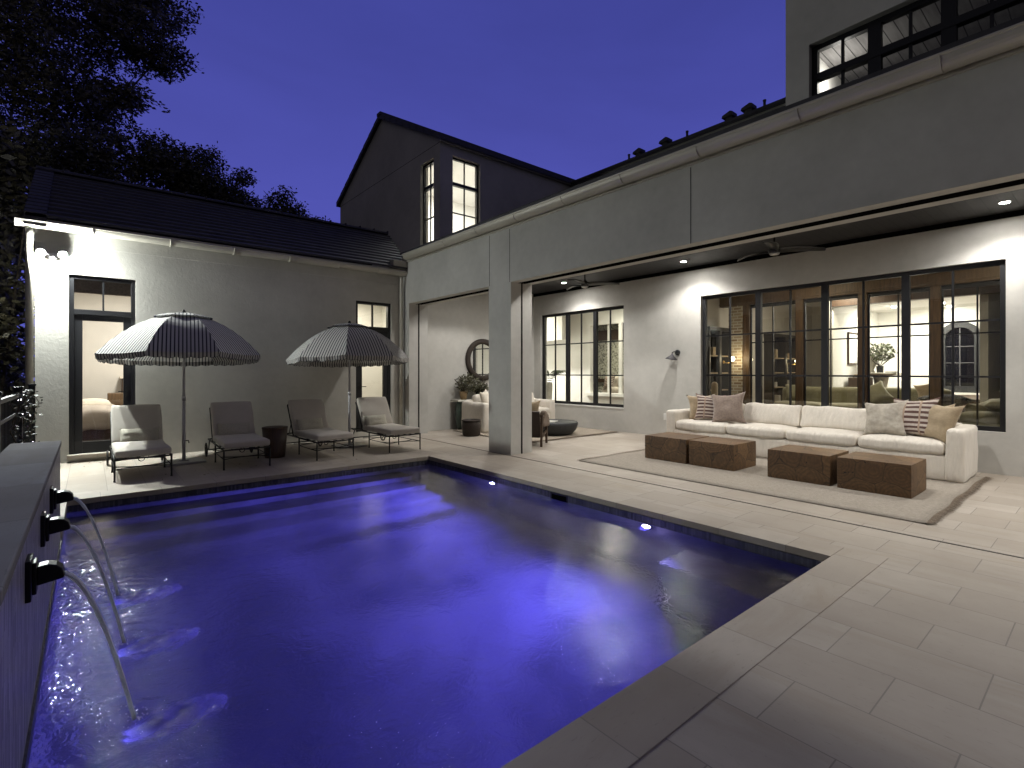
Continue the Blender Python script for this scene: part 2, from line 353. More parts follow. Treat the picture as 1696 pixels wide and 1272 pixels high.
# ------------------------------------------------------------------ mesh helpers
class MB:
    def __init__(s): s.v = []; s.f = []; s.uv = None; s.X = Matrix.Identity(4)
    def add(s, vs, fs):
        o = len(s.v); s.v += [tuple(s.X @ Vector(p)) for p in vs]; s.f += [tuple(i + o for i in f) for f in fs]
    def box(s, x0, x1, y0, y1, z0, z1):
        x0, x1 = min(x0, x1), max(x0, x1); y0, y1 = min(y0, y1), max(y0, y1); z0, z1 = min(z0, z1), max(z0, z1)
        s.add([(x0, y0, z0), (x1, y0, z0), (x1, y1, z0), (x0, y1, z0), (x0, y0, z1), (x1, y0, z1), (x1, y1, z1), (x0, y1, z1)],
              [(3, 2, 1, 0), (4, 5, 6, 7), (0, 1, 5, 4), (1, 2, 6, 5), (2, 3, 7, 6), (3, 0, 4, 7)]); return s
    def poly(s, pts): s.add(pts, [tuple(range(len(pts)))]); return s
    def prism(s, pts, d):
        n = len(pts); d = Vector(d); q = [tuple(Vector(p) + d) for p in pts]
        s.add(list(pts) + q, [tuple(range(n))[::-1], tuple(range(n, 2 * n))] + [(i, (i + 1) % n, n + (i + 1) % n, n + i) for i in range(n)]); return s
    def path(s, pts, r, n=8, cap=True, flat=1.):
        pts = [Vector(p) for p in pts]; rr = r if isinstance(r, (list, tuple)) else [r] * len(pts)
        vs = []; fs = []; up = None
        for i, p in enumerate(pts):
            d = (pts[min(i + 1, len(pts) - 1)] - pts[max(i - 1, 0)]).normalized()
            if up is None: up = Vector((0, 0, 1)) if abs(d.z) < .9 else Vector((1, 0, 0))
            a = d.cross(up)
            a = a.normalized() if a.length > 1e-5 else Vector((1, 0, 0)); bb = a.cross(d).normalized(); up = bb
            for k in range(n):
                th = 2 * PI * k / n; vs.append(tuple(p + (a * math.cos(th) + bb * math.sin(th) * flat) * rr[i]))
        for i in range(len(pts) - 1):
            for k in range(n):
                fs.append((i * n + k, i * n + (k + 1) % n, (i + 1) * n + (k + 1) % n, (i + 1) * n + k))
        if cap: fs += [tuple(range(n))[::-1], tuple(range((len(pts) - 1) * n, len(pts) * n))]
        s.add(vs, fs); return s
    def lathe(s, prof, c=(0, 0, 0), n=28, cap=True):
        vs = []; fs = []
        for r, z in prof:
            for k in range(n):
                a = 2 * PI * k / n; vs.append((c[0] + r * math.cos(a), c[1] + r * math.sin(a), c[2] + z))
        for i in range(len(prof) - 1):
            for k in range(n): fs.append((i * n + k, i * n + (k + 1) % n, (i + 1) * n + (k + 1) % n, (i + 1) * n + k))
        if cap:
            fs.append(tuple(range(n))[::-1]); fs.append(tuple(range((len(prof) - 1) * n, len(prof) * n)))
        s.add(vs, fs); return s
    def soft(s, sx, sy, sz, r=.05, bulge=0., n=8, c=(0, 0, 0), wr=0., seed=0):
        hx, hy, hz = sx / 2, sy / 2, sz / 2; r = min(r, hx, hy, hz)
        idx = {}; vs = []; fs = []
        def vert(u, v, w):
            k = (round(u, 4), round(v, 4), round(w, 4))
            if k in idx: return idx[k]
            def sp(q): return math.copysign(1 - (1 - abs(q)) ** 1.6, q)
            u_, v_, w_ = sp(u), sp(v), sp(w)
            p = Vector((u_ * hx, v_ * hy, w_ * hz))
            q = Vector((max(-hx + r, min(hx - r, p.x)), max(-hy + r, min(hy - r, p.y)), max(-hz + r, min(hz - r, p.z))))
            d = p - q
            if d.length > 1e-6: p = q + d.normalized() * r
            p.z += bulge * (1 - u_ * u_) * (1 - v_ * v_) * (1 if w_ > 0 else -.3) * abs(w_)
            if wr:
                nn = noise.noise(Vector((p.x * 5 + seed, p.y * 5, p.z * 5)));
                p += Vector((u_, v_, w_)) * nn * wr
            idx[k] = len(vs); vs.append((p.x + c[0], p.y + c[1], p.z + c[2])); return idx[k]
        g = [-1 + 2 * i / n for i in range(n + 1)]
        for i in range(n):
            for j in range(n):
                a, b, d, e = g[i], g[i + 1], g[j], g[j + 1]
                fs.append((vert(a, d, 1), vert(b, d, 1), vert(b, e, 1), vert(a, e, 1)))
                fs.append((vert(a, e, -1), vert(b, e, -1), vert(b, d, -1), vert(a, d, -1)))
                fs.append((vert(a, -1, d), vert(b, -1, d), vert(b, -1, e), vert(a, -1, e)))
                fs.append((vert(a, 1, e), vert(b, 1, e), vert(b, 1, d), vert(a, 1, d)))
                fs.append((vert(1, a, d), vert(1, b, d), vert(1, b, e), vert(1, a, e)))
                fs.append((vert(-1, a, e), vert(-1, b, e), vert(-1, b, d), vert(-1, a, d)))
        s.add(vs, fs); return s
    def build(s, name, m, parent=None, smooth=False, bevel=0., loc=None):
        me = bpy.data.meshes.new(name)
        vs = s.v
        if loc is not None: vs = [(a - loc[0], b - loc[1], c - loc[2]) for a, b, c in vs]
        me.from_pydata(vs, [], s.f); me.materials.append(m)
        if smooth: me.polygons.foreach_set('use_smooth', [True] * len(me.polygons))
        if s.uv is not None:
            l = me.uv_layers.new(name='UVMap')
            for poly in me.polygons:
                for li, vi in zip(poly.loop_indices, poly.vertices): l.data[li].uv = s.uv[vi]
        me.validate(); me.update()
        bm = bmesh.new(); bm.from_mesh(me)
        if s.uv is None and len(me.polygons) < 60000: bmesh.ops.recalc_face_normals(bm, faces=bm.faces)
        bm.to_mesh(me); bm.free()
        o = bpy.data.objects.new(name, me); C.objects.link(o)
        if loc is not None: o.location = loc
        if parent is not None:
            o.parent = parent
            if loc is None: o.matrix_parent_inverse = Matrix.Translation(-Vector(parent.location)) if not parent.get('_local') else Matrix.Identity(4)
            else: o.matrix_parent_inverse = Matrix.Translation(-Vector(parent.location))
        if bevel:
            bv = o.modifiers.new('bevel', 'BEVEL'); bv.width = bevel; bv.segments = 2; bv.limit_method = 'ANGLE'; bv.angle_limit = R(40)
        return o
def tag(o, label=None, cat=None, group=None, kind=None):
    if label: o['label'] = label
    if cat: o['category'] = cat
    if group: o['group'] = group
    if kind: o['kind'] = kind
    return o
def thing(name, label, cat, loc=(0, 0, 0), group=None):
    o = bpy.data.objects.new(name, None); o.empty_display_size = .2; C.objects.link(o); o.location = loc
    return tag(o, label, cat, group)
def copy_tree(o, parent=None):
    c = o.copy(); C.objects.link(c)
    if parent is not None: c.parent = parent
    for ch in list(o.children): copy_tree(ch, c)
    return c
def rotz(a): return Matrix.Rotation(a, 4, 'Z')
def T(*p): return Matrix.Translation(Vector(p))

def wall(mb, axis, c0, c1, a0, a1, z0, z1, holes=()):
    """solid wall: axis 'X' -> plane x=c0..c1 spanning y=a0..a1; 'Y' the other way; holes (a0,a1,z0,z1)"""
    A = sorted({a0, a1, *[h[0] for h in holes], *[h[1] for h in holes]}); Z = sorted({z0, z1, *[h[2] for h in holes], *[h[3] for h in holes]})
    A = [a for a in A if a0 <= a <= a1]; Z = [z for z in Z if z0 <= z <= z1]
    def solid(i, j):
        if i < 0 or j < 0 or i >= len(A) - 1 or j >= len(Z) - 1: return False
        am, zm = (A[i] + A[i + 1]) / 2, (Z[j] + Z[j + 1]) / 2
        return not any(h[0] < am < h[1] and h[2] < zm < h[3] for h in holes)
    def P(c, a, z): return (c, a, z) if axis == 'X' else (a, c, z)
    for i in range(len(A) - 1):
        for j in range(len(Z) - 1):
            if not solid(i, j): continue
            x, y, u, v = A[i], A[i + 1], Z[j], Z[j + 1]
            mb.poly([P(c0, x, u), P(c0, y, u), P(c0, y, v), P(c0, x, v)]); mb.poly([P(c1, x, u), P(c1, x, v), P(c1, y, v), P(c1, y, u)])
            if not solid(i - 1, j): mb.poly([P(c0, x, u), P(c0, x, v), P(c1, x, v), P(c1, x, u)])
            if not solid(i + 1, j): mb.poly([P(c0, y, u), P(c1, y, u), P(c1, y, v), P(c0, y, v)])
            if not solid(i, j - 1): mb.poly([P(c0, x, u), P(c1, x, u), P(c1, y, u), P(c0, y, u)])
            if not solid(i, j + 1): mb.poly([P(c0, x, v), P(c0, y, v), P(c1, y, v), P(c1, x, v)])
    return mb
def glazing(parent, axis, c, a0, a1, z0, z1, units, bars, fw=.065, mw=.10, mu=.027, npane=2, depth=.07, name='window', label=None):
    """steel window in plane c, frame outward side c-depth/2; bars = fractions from the top"""
    def B(mb, aa, ab, za, zb, d):
        if axis == 'X': mb.box(c - d / 2, c + d / 2, aa, ab, za, zb)
        else: mb.box(aa, ab, c - d / 2, c + d / 2, za, zb)
    fr = MB(); B(fr, a0, a1, z0, z0 + fw, depth); B(fr, a0, a1, z1 - fw, z1, depth)
    B(fr, a0, a0 + fw, z0 + fw, z1 - fw, depth); B(fr, a1 - fw, a1, z0 + fw, z1 - fw, depth)
    edges = [a0 + (a1 - a0) * i / units for i in range(units + 1)]
    for e in edges[1:-1]: B(fr, e - mw / 2, e + mw / 2, z0 + fw, z1 - fw, depth + .006)
    w = fr.build(name, M['black_metal'], parent)
    if label: w['label'] = label
    mt = MB()
    for i in range(units):
        l = edges[i] + (fw if i == 0 else mw / 2); r_ = edges[i + 1] - (fw if i == units - 1 else mw / 2)
        for k in range(1, npane): x = l + (r_ - l) * k / npane; B(mt, x - mu / 2, x + mu / 2, z0 + fw, z1 - fw, depth * .5)
        for bf in bars: z = z1 - (z1 - z0) * bf; B(mt, l, r_, z - mu / 2, z + mu / 2, depth * .55)
    mt.build('muntin', M['black_metal'], w)
    g = MB(); B(g, a0 + fw * .5, a1 - fw * .5, z0 + fw * .5, z1 - fw * .5, .006)
    g.f = [g.f[5], ] if axis == 'X' else [g.f[2]]
    g.build('pane', M['glass'], w)
    return w

def lamp(name, typ, loc, energy, col, parent=None, **kw):
    l = bpy.data.lights.new(name, typ); l.energy = energy; l.color = col
    for k, v in kw.items():
        if k not in ('rot', 'aim'): setattr(l, k, v)
    o = bpy.data.objects.new(name, l); C.objects.link(o)
    if parent is not None: o.parent = parent; o.matrix_parent_inverse = Matrix.Translation(-Vector(parent.location))
    o.location = loc
    if 'aim' in kw: o.rotation_euler = Vector(kw['aim']).to_track_quat('-Z', 'Y').to_euler()
    if 'rot' in kw: o.rotation_euler = kw['rot']
    return o
WARM = (1, .90, .78)

# ------------------------------------------------------------------ camera, world
cam = bpy.data.objects.new('camera', bpy.data.cameras.new('camera')); C.objects.link(cam)
TH = math.atan(701 / 840)
cam.location = (0, 0, 1.4); cam.rotation_euler = (PI / 2, 0, -TH)
cam.data.sensor_width = 36; cam.data.lens = 36 * 840 / 1696; cam.data.shift_y = -20.6 / 1696; cam.data.clip_end = 500; cam.data.clip_start = .05
S.camera = cam
S.view_settings.view_transform = 'Standard'; S.view_settings.look = 'None'; S.view_settings.exposure = 0; S.view_settings.gamma = 1
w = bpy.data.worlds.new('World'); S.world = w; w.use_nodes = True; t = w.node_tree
tc = nd(t, 'ShaderNodeTexCoord'); sp = nd(t, 'ShaderNodeSeparateXYZ'); t.links.new(tc.outputs['Generated'], sp.inputs[0])
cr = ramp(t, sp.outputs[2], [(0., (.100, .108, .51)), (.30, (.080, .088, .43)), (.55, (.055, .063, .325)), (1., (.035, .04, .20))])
# sky brightened to one side and dimmed elsewhere to hold down ambient on walls
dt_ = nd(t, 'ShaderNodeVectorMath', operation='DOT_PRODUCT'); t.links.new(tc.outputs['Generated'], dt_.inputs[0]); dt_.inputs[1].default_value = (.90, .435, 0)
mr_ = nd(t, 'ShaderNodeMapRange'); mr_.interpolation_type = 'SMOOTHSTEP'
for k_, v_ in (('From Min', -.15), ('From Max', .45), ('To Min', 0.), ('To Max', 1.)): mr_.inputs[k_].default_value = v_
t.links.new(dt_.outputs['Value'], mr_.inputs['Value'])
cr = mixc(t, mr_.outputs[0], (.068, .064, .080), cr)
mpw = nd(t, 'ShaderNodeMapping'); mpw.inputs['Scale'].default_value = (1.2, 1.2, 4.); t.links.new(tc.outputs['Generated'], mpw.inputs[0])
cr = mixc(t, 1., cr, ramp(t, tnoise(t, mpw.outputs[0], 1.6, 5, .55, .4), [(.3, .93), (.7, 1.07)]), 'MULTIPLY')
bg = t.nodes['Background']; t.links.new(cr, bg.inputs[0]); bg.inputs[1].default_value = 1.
cy = S.cycles
cy.caustics_refractive = False; cy.caustics_reflective = False; cy.sample_clamp_indirect = 4.; cy.max_bounces = 10; cy.transparent_max_bounces = 16
cy.use_denoising = True

# ------------------------------------------------------------------ key dimensions
PX0, PX1, PY0, PY1 = -.18, 4.31, 1.40, 7.30       # pool
WZ = -.13
WY = 10.33          # wing wall face
FX, FXI = 5.433, 5.905   # loggia facade
BX = 9.5            # loggia back wall
CZ = 3.54           # loggia ceiling
HZ = 2.905          # header soffit

# ------------------------------------------------------------------ ground, deck, pool
g = MB().box(-120, 120, -60, 160, -2.4, -2.2)
g.build('ground', M['grass']); tag(bpy.data.objects['ground'], kind='structure')
cp = .29
d = MB()
def flat(mb, x0, x1, y0, y1, z): mb.poly([(x0, y0, z), (x1, y0, z), (x1, y1, z), (x0, y1, z)])
X0, X1, Y0, Y1 = -.50, 9.7, -6.5, 10.62
d.box(X0, PX0 - cp + .28, Y0, Y1, -.12, 0) if False else None
d.box(PX1 + cp, X1, Y0, Y1, -.12, 0)
d.box(X0, PX1 + cp, Y0, PY0 - cp, -.12, 0)
d.box(X0, PX1 + cp, PY1 + cp, Y1, -.12, 0)
tag(d.build('pool_deck', M['deck']), kind='structure')
# copings: real slabs 4 mm proud with a slight bullnose
b_ = MB().box(X0, PX1 + cp, PY0 - cp, PY0, -.055, .004); b_.box(X0, PX1 + cp, PY1, PY1 + cp, -.055, .004)
tag(b_.build('pool_coping', M['coping_x'], bevel=.003), kind='structure')
b_ = MB().box(PX1, PX1 + cp, PY0 + .002, PY1 - .002, -.055, .004); b_.box(-.50, PX0, 5.925, PY1 - .002, -.055, .004); b_.box(-.50, PX0, PY0 + .002, 1.88, -.055, .004)
tag(b_.build('pool_coping', M['coping_y'], bevel=.003), kind='structure')
# basin
pb = MB(); D = -1.45
pb.poly([(PX0, PY0, D), (PX1, PY0, D), (PX1, PY1, D), (PX0, PY1, D)])
e = .0
for a, b2 in (((PX0 - e, PY0 - e), (PX1 + e, PY0 - e)), ((PX1 + e, PY0 - e), (PX1 + e, PY1 + e)), ((PX1 + e, PY1 + e), (PX0 - e, PY1 + e)), ((PX0 - e, PY1 + e), (PX0 - e, PY0 - e))):
    pb.poly([(*a, D), (*b2, D), (*b2, -.137), (*a, -.137)])
for k, (wd, zz) in enumerate(((.42, -.36), (.84, -.62), (1.26, -.88), (1.62, -1.14))):
    pb.box(PX0, PX1 - .55, PY1 - wd, PY1 - (wd - .42 if k else 0), D, zz)
pb.box(PX1 - .45, PX1, PY0, 2.6, D, -.55)
tag(pb.build('pool_basin', M['plaster']), kind='structure')
tb = MB()
for a in ((PX0 - .05, PX1 + .05, PY1 + .0, PY1 + .05), (PX1, PX1 + .05, PY0, PY1), (PX0 - .05, PX1 + .05, PY0 - .05, PY0), (PX0 - .05, PX0, PY0, PY1)):
    tb.box(*a, -.137, -.06)
tag(tb.build('waterline_tile', M['pool_tile']), kind='structure')
wt = MB(); N = 60
tag(MB().poly([(PX0 - .01, PY0 - .01, WZ), (PX1 + .01, PY0 - .01, WZ), (PX1 + .01, PY1 + .01, WZ), (PX0 - .01, PY1 + .01, WZ)]).build('pool_water', M['water']), kind='structure')

# slot drain
dr = thing('slot_drain', 'narrow black slot drain with perforated grate running along the loggia threshold', 'drain', (5.39, 3, .004))
MB().box(5.367, 5.393, -6, 10.05, .0, .004).build('channel', mat('drain channel', (.13, .115, .10), .7), dr)
gr = MB()
y = -2.
while y < 5.6:
    gr.box(5.37, 5.39, y, y + .022, .004, .0065); y += .045
gr.build('grate', mat('drain grate', (.25, .23, .2), .4, .6), dr)

# pool lights and skimmer
for nm, yy, lab in (('a', 5.57, 'round underwater pool light farther along the right pool wall, near the column'), ('b', 3.04, 'round underwater pool light nearest the near right pool corner')):
    z = -.20
    f = thing('pool_light', lab, 'pool light', (PX1, yy, z), 'lights in the right pool wall')
    q = MB()
    for i in range(1): q.X = T(PX1 - .004, yy, z) @ Matrix.Rotation(-PI / 2, 4, 'Y'); q.lathe([(.058, 0), (.058, .012), (.043, .014)], n=24)
    q.build('trim_ring', M['lens_off'], f)
    q = MB(); q.X = T(PX1 - .018, yy, z) @ Matrix.Rotation(-PI / 2, 4, 'Y'); q.lathe([(.042, 0), (.036, .012), (.014, .02)], n=20)
    q.build('lens', M['poolled'], f, True)
    lamp('pool_lamp', 'SPOT', (PX1 - .06, yy, z - .02), 195, (.125, .10, 1), f, spot_size=R(140), spot_blend=.8, shadow_soft_size=.05, aim=(-1, -.05 if nm == 'a' else .12, -.28)); lamp('pool_lamp', 'SPOT', (PX1 - .06, yy, z - .02), 125, (.125, .10, 1), f, spot_size=R(92), spot_blend=1., shadow_soft_size=.05, aim=(-1, .38, -.20) if nm == 'a' else (-1, .30, -.50))
sk = thing('skimmer', 'dark rectangular skimmer opening in the right pool wall', 'skimmer', (PX1, 4.28, -.1))
q = MB(); wall(q, 'X', PX1 - .006, PX1 - .001, 4.14, 4.43, -.165, -.06, [(4.16, 4.41, -.15, -.075)]); q.build('faceplate', M['black_metal'], sk)
MB().box(PX1 - .004, PX1 - .002, 4.16, 4.41, -.15, -.075).build('flap', M['slot'], sk)

# ------------------------------------------------------------------ raised spout wall
sw = thing('spout_wall', 'raised dark tiled pool wall with grey stone cap and three water spouts', 'wall', (-.345, 3.9, 0))
MB().box(-.485, -.19, 1.99, 5.90, -.3, .755).build('tiled_wall', M['spout_tile'], sw)
MB().box(-.503, -.183, 1.965, 5.915, .755, .80).build('cap', M['capstone'], sw, bevel=.006)
labs = ['bronze scupper spout farthest along the spout wall, nearest the loungers', 'middle bronze scupper spout on the dark spout wall', 'bronze scupper spout nearest the camera on the spout wall']
slabs = ['thin arc of water falling from the farthest spout', 'thin arc of water falling from the middle spout', 'thin arc of water falling from the nearest spout']
for i, yy in enumerate((4.39, 3.60, 2.78)):
    z = .585
    s = thing('water_spout', labs[i], 'water spout', (-.19, yy, z), 'spouts on the raised pool wall')
    q = MB(); q.box(-.192, -.172, yy - .065, yy + .065, z - .085, z + .075); q.box(-.172, -.158, yy - .045, yy + .045, z - .065, z + .06)
    q.build('back_plate', M['bronze'], s, bevel=.004)
    q = MB(); pr = [(-.16, z - .035), (-.16, z + .04), (-.125, z + .043), (-.10, z + .036), (-.082, z + .018), (-.074, z - .012), (-.078, z - .022), (-.10, z - .026)]
    q.prism([(x, yy - .036, zz) for x, zz in pr], (0, .072, 0)); q.build('scupper', M['bronze'], s, bevel=.006)
    rj = random.Random(100 + i); q = MB()
    for sdx, r0, r1 in ((0., .0105, .005), (.011, .005, .0022), (-.010, .0045, .002), (.004, .006, .0025)):
        pts = []; rr = []
        for k in range(25):
            u = k / 24; x = -.085 + (.16 + .075 + abs(sdx) * .9) * u; zz = (z - .012) - (z - .012 - WZ) * (u ** 1.75)
            pts.append((x, yy + sdx * (1 - .5 * u) + .004 * math.sin(k * .9 + i) * u, zz)); rr.append((r0 + (r1 - r0) * u) * (1 + .22 * rj.uniform(-1, 1)))
        q.path(pts, rr, 7)
    for k in range(46):          # droplets thrown up where the jet lands
        aa = rj.uniform(0, 6.3); rad = abs(rj.gauss(0, .05)); r_ = rj.uniform(.0015, .0042); c_ = (.148 + rad * math.cos(aa), yy + rad * math.sin(aa), WZ + abs(rj.gauss(0, .022)) + .003)
        q.lathe([(.0003, -r_), (r_, 0), (.0003, r_)], c_, 6, False)
    jl_ = thing('pool_light', ['small added underwater light below the farthest spout', 'small added underwater light below the middle spout', 'small added underwater light below the nearest spout'][i], 'pool light', (PX0, yy, -.3), 'small added lights under the spouts')
    lz = MB(); lz.X = T(PX0 + .001, yy, -.32) @ Matrix.Rotation(PI / 2, 4, 'Y'); lz.lathe([(.03, 0), (.03, .006), (.02, .01)], n=18); lz.build('trim_ring', M['lens_off'], jl_); lz = MB(); lz.X = T(PX0 + .011, yy, -.32) @ Matrix.Rotation(PI / 2, 4, 'Y'); lz.lathe([(.02, 0), (.008, .004)], n=16); lz.build('lens', M['fill_led'], jl_)
    lamp('pool_lamp', 'SPOT', (PX0 + .03, yy, -.32), 9, (.16, .13, 1), jl_, spot_size=R(90), spot_blend=.8, shadow_soft_size=.02, aim=(1, .12, .12))  # added light and lens under each spout, there to brighten the bubble plume
    pl_ = MB(); pl_.X = T(.30, yy + .02, -.27) @ rotz(.25); pl_.lathe([(.001, -.10)] + [(.095 * math.sin(PI * k / 10), -.10 * math.cos(PI * k / 10)) for k in range(1, 10)] + [(.001, .10)], n=20, cap=False); pl_.v = [((x - .30) * 2.2 + .32, y, z) for x, y, z in pl_.v]; pb_ = pl_.build('bubble_plume', M['bubbles'], None, True); tag(pb_, ['cloud of blue lit bubbles under the farthest water jet', 'cloud of blue lit bubbles under the middle water jet', 'cloud of blue lit bubbles under the nearest water jet'][i], 'bubbles', 'bubble clouds under the jets')
    tag(q.build('water_stream', M['stream'], None, True), slabs[i], 'water jet', 'water jets from the spouts')

# ------------------------------------------------------------------ guest wing
wing = thing('guest_wing', 'single storey pale stucco wing with dark tiled roof behind the sun loungers', 'building', (2.4, WY, 0))
D1 = (-.235, .592, .12, 2.90); D2 = (4.33, 5.14, .12, 2.905)
q = MB(); wall(q, 'Y', WY, WY + .22, -.616, FX, 0, 3.62, [D1, D2]); q.build('front_wall', M['stucco'], wing)
q = MB(); q.prism([(-.616, WY + .22, 0), (-.616, 14.6, 0), (-.616, 14.6, 3.6), (-.616, 12.45, 4.85), (-.616, WY + .22, 3.72)], (.22, 0, 0)); q.box(-.396, FX + 1.5, 14.4, 14.6, 0, 3.6)
q.build('side_wall', M['stucco'], wing)
MB().box(-.622, FX, WY - .012, WY, 3.335, 3.60).build('frieze', M['stucco'], wing)
# sills
MB().box(D1[0] - .02, D1[1] + .02, WY - .10, WY + .2, .07, .118).build('door_sill', M['coping_x'], wing)
def door(D, handle_left):
    x0, x1, z0, z1 = D; yc = WY + .09
    fr = MB(); fw = .06
    fr.box(x0, x0 + fw, yc - .05, yc + .05, z0, z1); fr.box(x1 - fw, x1, yc - .05, yc + .05, z0, z1); fr.box(x0 + fw, x1 - fw, yc - .05, yc + .05, z1 - fw, z1)
    fr.box(x0 + fw, x1 - fw, yc - .06, yc + .05, 2.29, 2.37)
    st = .10; l, r_ = x0 + fw, x1 - fw
    dr = fr.build('door', M['black_metal'], wing, bevel=.003)
    lf = MB(); b0 = z0; b1 = 2.29
    lf.box(l, l + st, yc - .035, yc + .025, b0, b1); lf.box(r_ - st, r_, yc - .035, yc + .025, b0, b1); lf.box(l + st, r_ - st, yc - .035, yc + .025, b0, b0 + .18); lf.box(l + st, r_ - st, yc - .035, yc + .025, b1 - .09, b1)
    lf.build('door_leaf', M['black_metal'], dr, bevel=.003)
    xm = (x0 + x1) / 2
    MB().box(xm - .012, xm + .012, yc - .03, yc + .03, 2.37, z1 - fw).build('muntin', M['black_metal'], dr)
    p = MB(); flatY = lambda a, b, c, e: p.poly([(a, yc, c), (b, yc, c), (b, yc, e), (a, yc, e)])
    flatY(l + .02, r_ - .02, b0 + .05, b1 - .02); flatY(l, r_, 2.36, z1 - .03); p.build('pane', M['glass'], dr)
    h = MB(); hx = l + .05 if handle_left else r_ - .05; dx = 1 if handle_left else -1
    h.box(hx - .02, hx + .02, yc - .045, yc - .034, 1.0, 1.16); h.box(hx - .008, hx + .008, yc - .085, yc - .045, 1.07, 1.085); h.box(min(hx, hx + dx * .12), max(hx, hx + dx * .12), yc - .09, yc - .078, 1.07, 1.086)
    h.build('handle', M['iron'], dr)
door(D1, False); door(D2, True)
# roof: stepped tile courses
EV, RY, RZ = 10.13, 12.40, 5.0; EZ = 3.66
def courses(mb, x0, x1f, y0, z0, y1, z1, n=15, th=.028, seg=None):
    for i in range(n):
        a, b2 = i / n, (i + 1.25) / n
        ya, za = y0 + (y1 - y0) * a, z0 + (z1 - z0) * a + th; yb, zb = y0 + (y1 - y0) * min(b2, 1.), z0 + (z1 - z0) * min(b2, 1.)
        xr = x1f(a) if callable(x1f) else x1f
        mb.prism([(x0, ya, za), (x0, yb, zb), (x0, yb, zb - .03), (x0, ya, za - .045)], (xr - x0, 0, 0))
q = MB(); courses(q, -.70, lambda a: 5.55 + .55 * a, EV, EZ, RY, RZ, 13, .05)
courses(q, -.70, 6.1, 14.75, EZ, RY, RZ, 15)
rf = q.build('roof', M['roof'], wing)
q = MB(); x = -.72
while x < 6.0:
    q.X = T(x, RY, RZ) @ Matrix.Rotation(PI / 2, 4, 'Y')
    q.prism([(-.0 - .075 * math.sin(a), .13 * math.cos(a), 0) for a in [k * PI / 7 for k in range(8)]], (0, 0, .37)); q.X = Matrix.Identity(4)
    q.box(x + .355, x + .375, RY - .125, RY + .125, RZ - .01, RZ + .083); x += .375
q.build('ridge_cap', M['roof'], rf)
q = MB(); n_ = 15
for i in range(n_):
    a, b2 = i / n_, (i + 1.1) / n_
    for sgn, ye in ((1, EV), (-1, 14.75)):
        ya, za = ye + (RY - ye) * a, EZ + (RZ - EZ) * a + .065; yb, zb = ye + (RY - ye) * min(b2, 1), EZ + (RZ - EZ) * min(b2, 1) + .05
        q.prism([(-.72, ya, za), (-.72, yb, zb), (-.72, yb, zb - .16), (-.72, ya, za - .19)], (.24, 0, 0))
q.build('rake_tile', M['roof'], rf)
MB().box(-.70, 5.5, 10.15, WY, 3.60, 3.64).build('soffit', M['gutter'], wing)
def half_gutter(mb, p0, p1, r, axis):
    # half round trough, open on top, with lip
    n = 12; prof = []
    for k in range(n + 1):
        a = PI * k / n; prof.append((-r * math.cos(a), -r * math.sin(a)))
    inn = [(x * .9, z * .9) for x, z in prof[::-1]]
    P = prof + inn
    if axis == 'X': mb.prism([(p0[0], p0[1] + x, p0[2] + z) for x, z in P], (p1[0] - p0[0], 0, 0))
    else: mb.prism([(p0[0] + x, p0[1], p0[2] + z) for x, z in P], (0, p1[1] - p0[1], 0))
q = MB(); half_gutter(q, (-.82, 10.215, 3.60), (5.45, 10.215, 3.60), .088, 'X'); q.path([(-.82, 10.125, 3.60), (5.45, 10.125, 3.60)], .011, 8)
gt = q.build('gutter', M['gutter'], wing)
for x in (.05, 1.05, 2.0, 2.95, 3.9, 4.75):
    q = MB().path([(x, 10.215 - .096 * math.cos(a), 3.60 - .096 * math.sin(a)) for a in [PI * k / 10 for k in range(11)]], .009, 6)
    q.build('gutter_bracket', M['gutter'], gt)
q = MB(); q.path([(-.67, 10.22, 3.50), (-.67, 10.22, 3.42), (-.67, 10.27, 3.30), (-.67, 10.27, 0.)], .046, 12); q.build('downpipe', M['gutter'], wing, True)
q = MB(); q.path([(5.33, 10.22, 3.50), (5.33, 10.22, 3.44), (5.35, 10.27, 3.30), (5.35, 10.27, .02)], .036, 12); q.build('downpipe', M['gutter'], wing, True)
MB().box(5.10, FX - .003, 10.14, WY, 3.66, 3.84).build('diverter', M['gutter'], wing)
# rooms of the wing
def room(parent, name, m, x0, x1, y0, y1, z0, z1, open_='', floor_m=None):
    q = MB(); F = {'x0': [(x0, y0, z0), (x0, y1, z0), (x0, y1, z1), (x0, y0, z1)], 'x1': [(x1, y0, z0), (x1, y0, z1), (x1, y1, z1), (x1, y1, z0)],
                   'y0': [(x0, y0, z0), (x0, y0, z1), (x1, y0, z1), (x1, y0, z0)], 'y1': [(x0, y1, z0), (x1, y1, z0), (x1, y1, z1), (x0, y1, z1)],
                   'z1': [(x0, y0, z1), (x0, y1, z1), (x1, y1, z1), (x1, y0, z1)]}
    for k, p in F.items():
        if k not in open_: q.poly(p)
    o = q.build(name, m, parent)
    MB().poly([(x0, y0, z0), (x1, y0, z0), (x1, y1, z0), (x0, y1, z0)]).build('room_floor', floor_m or M['walnut'], parent)
    return o
room(wing, 'bedroom', M['beige_in'], -.39, 3.0, WY + .23, 14.3, .11, 3.3, 'y0')
room(wing, 'hall', M['stucco_in'], 3.05, 6.2, WY + .23, 13.0, .11, 3.3, 'y0')
MB().box(D1[0], D1[1], WY + .26, WY + .34, 2.66, 2.90).build('roller_blind', M['throw'], wing)
lamp('bedroom_lamp', 'AREA', (1.0, 12.4, 3.25), 130, (1, .96, .89), wing, shape='DISK', size=.5)
lamp('hall_lamp', 'AREA', (4.8, 11.9, 3.25), 90, (1, .95, .85), wing, shape='DISK', size=.5)
